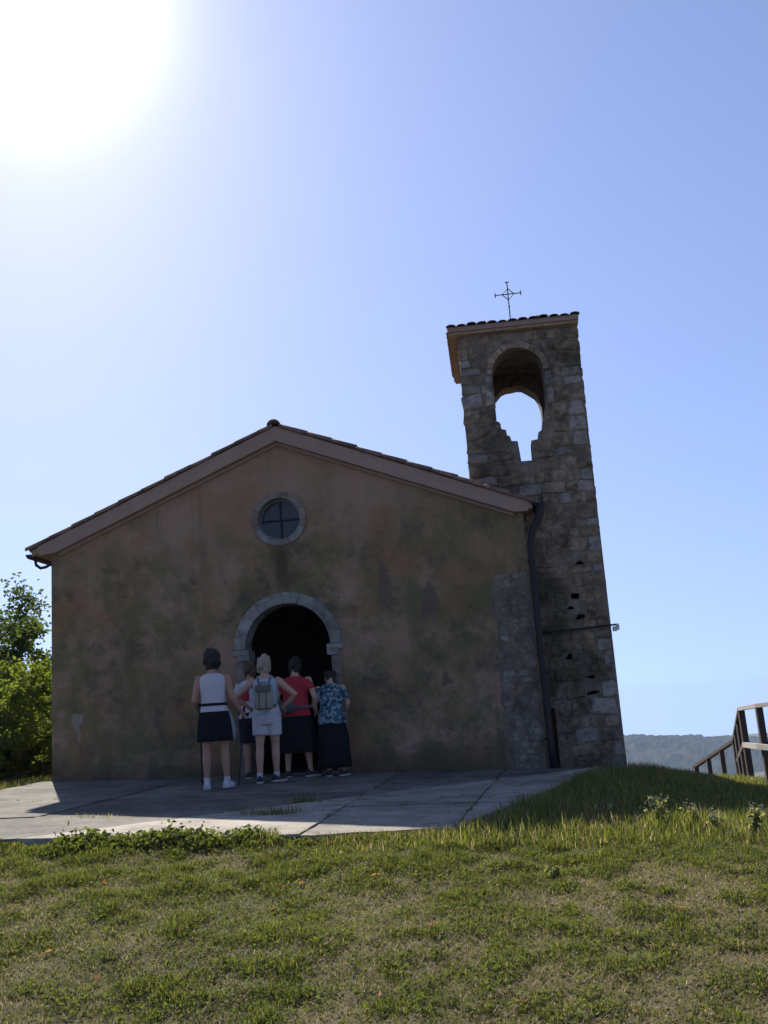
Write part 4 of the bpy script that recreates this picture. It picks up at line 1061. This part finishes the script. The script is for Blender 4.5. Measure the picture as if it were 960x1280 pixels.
tree('bush', 'low dense bush filling the gap below the tall open tree', 'bush', gpos(18, 5.2), 1.3, 1.2, 12000, .08, 'leaf_a', 9, low=.0)
tree('bush', 'small dense green bush at the foot of the yellow-green bushes', 'bush', gpos(28, 3.0), .75, .7, 9000, .07, 'leaf_b', 10, low=.0)
# ---- grass: real blades
def blades(x, y, h, w, r, lean=.6, col=None, lo=.15):
    n = len(x); z = ground_z(x, y)-.004; a = r.uniform(0, 2*np.pi, n); d = np.stack([np.cos(a), np.sin(a), np.zeros(n)], -1)
    s = np.stack([-np.sin(a), np.cos(a), np.zeros(n)], -1)*(w*.5)[:, None]
    b = np.stack([x, y, z], -1); l = r.uniform(lo, 1, n)*lean
    mid = b+d*(h*l*.35)[:, None]+np.array([0, 0, 1])*(h*.6)[:, None]; tip = b+d*(h*l*1.05)[:, None]+np.array([0, 0, 1])*(h*np.sqrt(np.clip(1-(l*.8)**2, .1, 1)))[:, None]
    return np.stack([b-s, b+s, mid+s*.75, mid-s*.75, tip], 1)
PAT = ((0, 1, 2), (0, 2, 3), (3, 2, 4))
G1, G2, G3 = np.array([.110, .135, .024]), np.array([.175, .185, .040]), np.array([.068, .095, .018]); S1, S2 = np.array([.40, .325, .225]), np.array([.27, .20, .135])
def grass_colour(x, y, r, dry):
    n = len(x); t = r.uniform(0, 1, n)[:, None]; c = G1*(1-t)+G2*t; k = (r.uniform(0, 1, n) < .25)[:, None]; c = np.where(k, G3, c)
    s = (r.uniform(0, 1, n) < dry)[:, None]; c = np.where(s, S1*t+S2*(1-t), c); return c*r.uniform(.75, 1.2, n)[:, None]
def on_grass(x, y):
    e = RIGHT_EDGE(y); t = (x > -3.6)&(x < e-.03)&(y > -6.14-.05*np.sin(x*7)-.03*np.sin(x*17+1)+.18*sstep(1.3, 2.5, x))&(y < 9.2)
    ch = (x > -3.5)&(x < 4.5)&(y > .3)&(y < 9.2); return ~(t | ch)
def in_view(x, y, z, m=40):
    d = np.stack([x-CAM.x, y-CAM.y, z-CAM.z], -1); zc = d@np.array(_f); px = 480+F_PX*(d@np.array(_r))/zc; py = 640-F_PX*(d@np.array(_u))/zc
    return (zc > .3)&(px > -160-m)&(px < 1120+m)&(py < 1400)
N = 900000; r = np.random.default_rng(12)
yy = -10.3+r.uniform(0, 1, N)**1.15*4.9; xx = r.uniform(-3.6, 7.0, N); keep = on_grass(xx, yy)&in_view(xx, yy, ground_z(xx, yy)); xx, yy = xx[keep], yy[keep]
lush = fbm(xx*.9+3, yy*.9, 21, 4); fine = fbm(xx*5.5, yy*5.5, 25, 3); fine = .5+(fine-.5)*2.0
dryness = np.clip(.13+.8*(.50-lush)+.35*sstep(2.0, 4.8, xx)*sstep(-6.2, -8.5, yy)+.45*(.5-fine), .03, .75)
dens = np.clip(.86-.25*sstep(.3, .85, dryness)+.6*(fine-.5), .46, 1); keep = r.uniform(0, 1, len(xx)) < dens*.72
xx, yy, dryness, lush, fine = (q[keep] for q in (xx, yy, dryness, lush, fine))
hh = (.020+.058*np.clip((lush-.40)*.8+1.2*(fine-.45), .0, 1.2))*r.uniform(.5, 1.5, len(xx)); ww = r.uniform(.0022, .005, len(xx))
k = r.permutation(len(xx))[:75000]; xs, ys = xx[k]+r.normal(size=len(k))*.03, yy[k]+r.normal(size=len(k))*.03
ok = on_grass(xs, ys); xs, ys, ds = xs[ok], ys[ok], dryness[k][ok]
straw = blades(xs, ys, r.uniform(.02, .075, len(xs)), r.uniform(.0018, .0034, len(xs)), r, 1.245, lo=.9); straw[:, 2:4, 2] -= .02; straw[..., 2] += r.uniform(.004, .022, len(xs))[:, None]
tag(tri_mesh('lawn_grass', np.concatenate([blades(xx, yy, hh, ww, r, 1.15), straw]), np.concatenate([grass_colour(xx, yy, r, dryness*.38), grass_colour(xs, ys, r, .45+.5*ds)]), 'grass', None, 5, 3, PAT), 'short patchy green and straw lawn grass on the slope', 'grass', kind='stuff')
# small-leaved clover and creeping weeds matted into the lawn
k = r.uniform(0, 1, len(xx)) < np.clip(.14+.7*(fine-.42)+.5*(lush-.5), .06, .42); xl, yl = xx[k]+r.normal(size=k.sum())*.02, yy[k]+r.normal(size=k.sum())*.02
ok = on_grass(xl, yl); xl, yl = xl[ok], yl[ok]
P = np.stack([xl, yl, ground_z(xl, yl)+r.uniform(.004, .034, len(xl))], -1)
tag(tri_mesh('clover', leaves(P, .022, r, aspect=.75), None, 'leaf_c', None), 'small-leaved clover matted into the lawn', 'clover', kind='stuff')
# longer grass on the bank at the right and round the foot of the tower
N = 170000; yy = r.uniform(-6.6, 4.5, N); xx = r.uniform(1.4, 9.5, N); keep = on_grass(xx, yy)&in_view(xx, yy, ground_z(xx, yy)); xx, yy = xx[keep], yy[keep]
e = RIGHT_EDGE(yy); near_edge = np.exp(-((xx-e-.25)/.35)**2); front = np.exp(-((yy+5.6+.25*np.sin(xx*2))/.45)**2)*(xx > 3.2)
cl = fbm(xx*2.2, yy*2.2, 51, 3); hh = (.045+.07*cl+.05*near_edge+.10*front*cl+.05*sstep(1.5, 3.0, yy))*r.uniform(.5, 1.4, len(xx))
tag(tri_mesh('bank_grass', blades(xx, yy, hh, r.uniform(.004, .008, len(xx)), r, .8), grass_colour(xx, yy, r, .16+.25*(.5-cl)), 'grass', None, 5, 3, PAT), 'longer uncut grass on the bank beside the tower', 'grass', kind='stuff')
# left of and behind the terrace
N = 26000; yy = r.uniform(-6, 5, N); xx = r.uniform(-7.5, -3.62, N); hh = r.uniform(.05, .16, N)
tag(tri_mesh('verge_grass', blades(xx, yy, hh, r.uniform(.004, .008, N), r, .8), grass_colour(xx, yy, r, .2), 'grass', None, 5, 3, PAT), 'grass below the bushes along the terrace side', 'grass', kind='stuff')
# rank weeds along the front edge of the paving
N = 22000; t = r.uniform(0, 1, N); xx = -3.6+t*5.6; edge = -6.13+.02*np.sin(xx*9); cl = fbm(xx*2.4, xx*0+3, 61, 3)
amp = np.clip(.55+1.1*(cl-.45), .35, .9)*sstep(1.9, .6, xx)
yy = edge-np.abs(r.normal(size=N))*.13; pz = ground_z(xx, yy)+np.abs(r.normal(size=N))*.055*amp+.005
keep = r.uniform(0, 1, N) < amp; P = np.stack([xx, yy, pz], -1)[keep]
tag(tri_mesh('edge_weeds', leaves(P, .042, r, aspect=.7), None, 'leaf_c', None), 'low leafy weeds along the front edge of the paving', 'weeds', kind='stuff')
N = 14000; xx = -3.6+r.uniform(0, 1, N)*6.4; cl = fbm(xx*3.1, xx*0+8, 71, 3); yy = -6.14+.03*np.sin(xx*9)-np.abs(r.normal(size=N))*.10+.22*sstep(1.4, 2.6, xx)
hh = (.05+.13*np.clip(cl-.3, 0, 1))*r.uniform(.5, 1.4, N)
tag(tri_mesh('edge_grass', blades(xx, yy, hh, r.uniform(.004, .007, N), r, .9), grass_colour(xx, yy, r, .22), 'grass', None, 5, 3, PAT), 'tufts of longer grass along the front edge of the paving', 'grass', kind='stuff')
# tufts in the joints of the paving
def tuft(label, px, py, n, h, spread, dry=.3):
    p = foot(px, py); x = p.x+r.normal(size=n)*spread*1.6; y = p.y+r.normal(size=n)*spread*.5
    V = blades(x, y, h*r.uniform(.4, 1.3, n), r.uniform(.004, .007, n), r, .9, None)
    dz = (terrace_z(x, y)-ground_z(x, y))[:, None, None]*np.array([0, 0, 1.0]); V = V+dz
    o = tri_mesh('grass_tuft', V-np.array([p.x, p.y, p.z]), grass_colour(x, y, r, np.full(n, dry)), 'grass', None, 5, 3, PAT); o.location = p
    tag(o, label, 'grass tuft', 'grass tufts in the paving joints')
tuft('straw-coloured grass tuft growing from a joint near the paving edge', 345, 1018, 260, .09, .10, .45)
tuft('small green grass tuft growing beside the straw-coloured one', 380, 1003, 120, .10, .06, .2)
tuft('thin grass tuft growing in the crack of the rough grey paving', 118, 1022, 90, .05, .10, .4)
# little weeds and moss in the joints
jv = []
for (a, b) in cuts:
    for _ in range(420):
        t = r.uniform(0, 1); x = a[0]+(b[0]-a[0])*t+r.normal()*.014; y = a[1]+(b[1]-a[1])*t+r.normal()*.014
        if -3.5 < x < float(RIGHT_EDGE(y))-.1 and -6.0 < y < -.02 and vnoise(np.array([x*2.2]), np.array([y*2.2]), 3)[0] > .5: jv.append((x, y))
jv = np.array(jv); nj = len(jv); V = blades(jv[:, 0], jv[:, 1], r.uniform(.012, .045, nj), r.uniform(.004, .008, nj), r, 1.2); V[..., 2] += (terrace_z(jv[:, 0], jv[:, 1])-ground_z(jv[:, 0], jv[:, 1]))[:, None]-.012
tag(tri_mesh('joint_weeds', V, grass_colour(jv[:, 0], jv[:, 1], r, np.full(nj, .35)), 'grass', None, 5, 3, PAT), 'tiny weeds growing in the joints of the paving', 'weeds', kind='stuff')
# tall flowering weeds at the edge of the tower's shadow
def weed(px, py, h, n, seed, label, mat='leaf_d', heads=True):
    rr_ = np.random.default_rng(seed); z = -.3
    d = ray(px, py)
    t = 6.0
    while t < 20:
        q = CAM+d*t
        if q.z < gz(q.x, q.y): break
        t += .03
    p = CAM+d*t; root = empty('wild_weed', (p.x, p.y, gz(p.x, p.y))); tag(root, label, 'weed', 'flowering weeds on the bank')
    st = MB(); hd_ = MB(); L = []
    for i in range(n):
        a = rr_.uniform(0, 6.28); ln_ = rr_.uniform(.15, .75); tp = Vector((math.cos(a)*ln_*h*.55, math.sin(a)*ln_*h*.55, h*rr_.uniform(.65, 1.05))); md = tp*.5+Vector((0, 0, h*.08))
        st.tube([(0, 0, -.01), md, tp], [.0035, .003, .0015], 5)
        for k in range(9): q = tp*rr_.uniform(.15, .95); L.append((q.x, q.y, q.z))
        if heads:
            for k in range(5): c = tp+Vector(rr_.normal(size=3)*.018); hd_.ball(c, rr_.uniform(.003, .006), 6, 4)
    st.build('stem', 'leaf_c', root); tri_mesh('leaves', leaves(np.array(L), .05, rr_), None, mat, root)
    if heads: tag(hd_.build('seed_heads', 'flower', root, True), kind='stuff')
weed(826, 1036, .24, 16, 1, 'bushy weed with pale seed heads, tallest on the bank'); weed(868, 1036, .18, 10, 2, 'bushy weed with pale seed heads next to the tallest one')
weed(893, 1042, .14, 8, 3, 'low weed with pale seed heads on the lit grass below the railing'); weed(942, 1044, .20, 12, 4, 'bushy weed with pale seed heads in front of the railing')
weed(757, 1026, .16, 5, 5, 'thin upright weed at the edge of the tower shadow', heads=False); weed(692, 1100, .10, 4, 6, 'lone sprig standing in the short lawn', heads=False); weed(565, 1030, .11, 6, 7, 'small weed with pale seed heads at the paving corner')
# fallen leaves on the lawn
LEAF = bpy.data.meshes.new('fallen_leaf')
LEAF.from_pydata([(-.5, 0, .05), (-.25, .22, .12), (.1, .28, .16), (.5, 0, .0), (.1, -.26, .2), (-.25, -.2, .1), (0, 0, .02), (-.68, .02, .1)], [], [(0, 1, 6), (1, 2, 6), (2, 3, 6), (3, 4, 6), (4, 5, 6), (5, 0, 6), (0, 7, 1)]); LEAF.materials.append(M['dead_leaf'])
spots = [(357, 1108), (341, 1136), (306, 1148), (728, 1055), (469, 1094), (329, 1053), (346, 1052), (122, 1223), (376, 1104), (131, 1101), (131, 1104), (18, 1132), (739, 1068), (850, 1135), (540, 1155), (473, 1243), (655, 1252), (60, 1190), (828, 1105), (598, 1047), (417, 1054), (247, 1052)]
for i, (px, py) in enumerate(spots):
    d = ray(px, py); t = 3.0
    while t < 14:
        q = CAM+d*t
        if q.z < gz(q.x, q.y)+.025: break
        t += .02
    o = bpy.data.objects.new('fallen_leaf', LEAF); COL.objects.link(o); o.location = CAM+d*t; s = random.uniform(.04, .065); o.scale = (s, s, s)
    o.rotation_euler = (random.uniform(-.5, .5), random.uniform(-.5, .5), random.uniform(0, 6.28)); tag(o, 'small dry brown leaf fallen on the lawn', 'leaf', 'fallen leaves on the lawn')

# ------------------------------------------------------------------ haze of the valley
hz = MB().box((-2300, -2300, -130), (2300, 2300, 9.0)).build('haze'); hm = bpy.data.materials.new('summer_haze'); hm.use_nodes = True
hn = hm.node_tree.nodes; hn.remove(hn['Principled BSDF']); pv = hn.new('ShaderNodeVolumePrincipled')
pv.inputs['Color'].default_value = (.50, .66, 1.0, 1); pv.inputs['Density'].default_value = 1.6e-4; pv.inputs['Anisotropy'].default_value = .0
hm.node_tree.links.new(pv.outputs[0], hn['Material Output'].inputs['Volume']); hz.data.materials.append(hm)
tag(hz, 'pale summer haze filling the valley air', 'haze', kind='stuff')
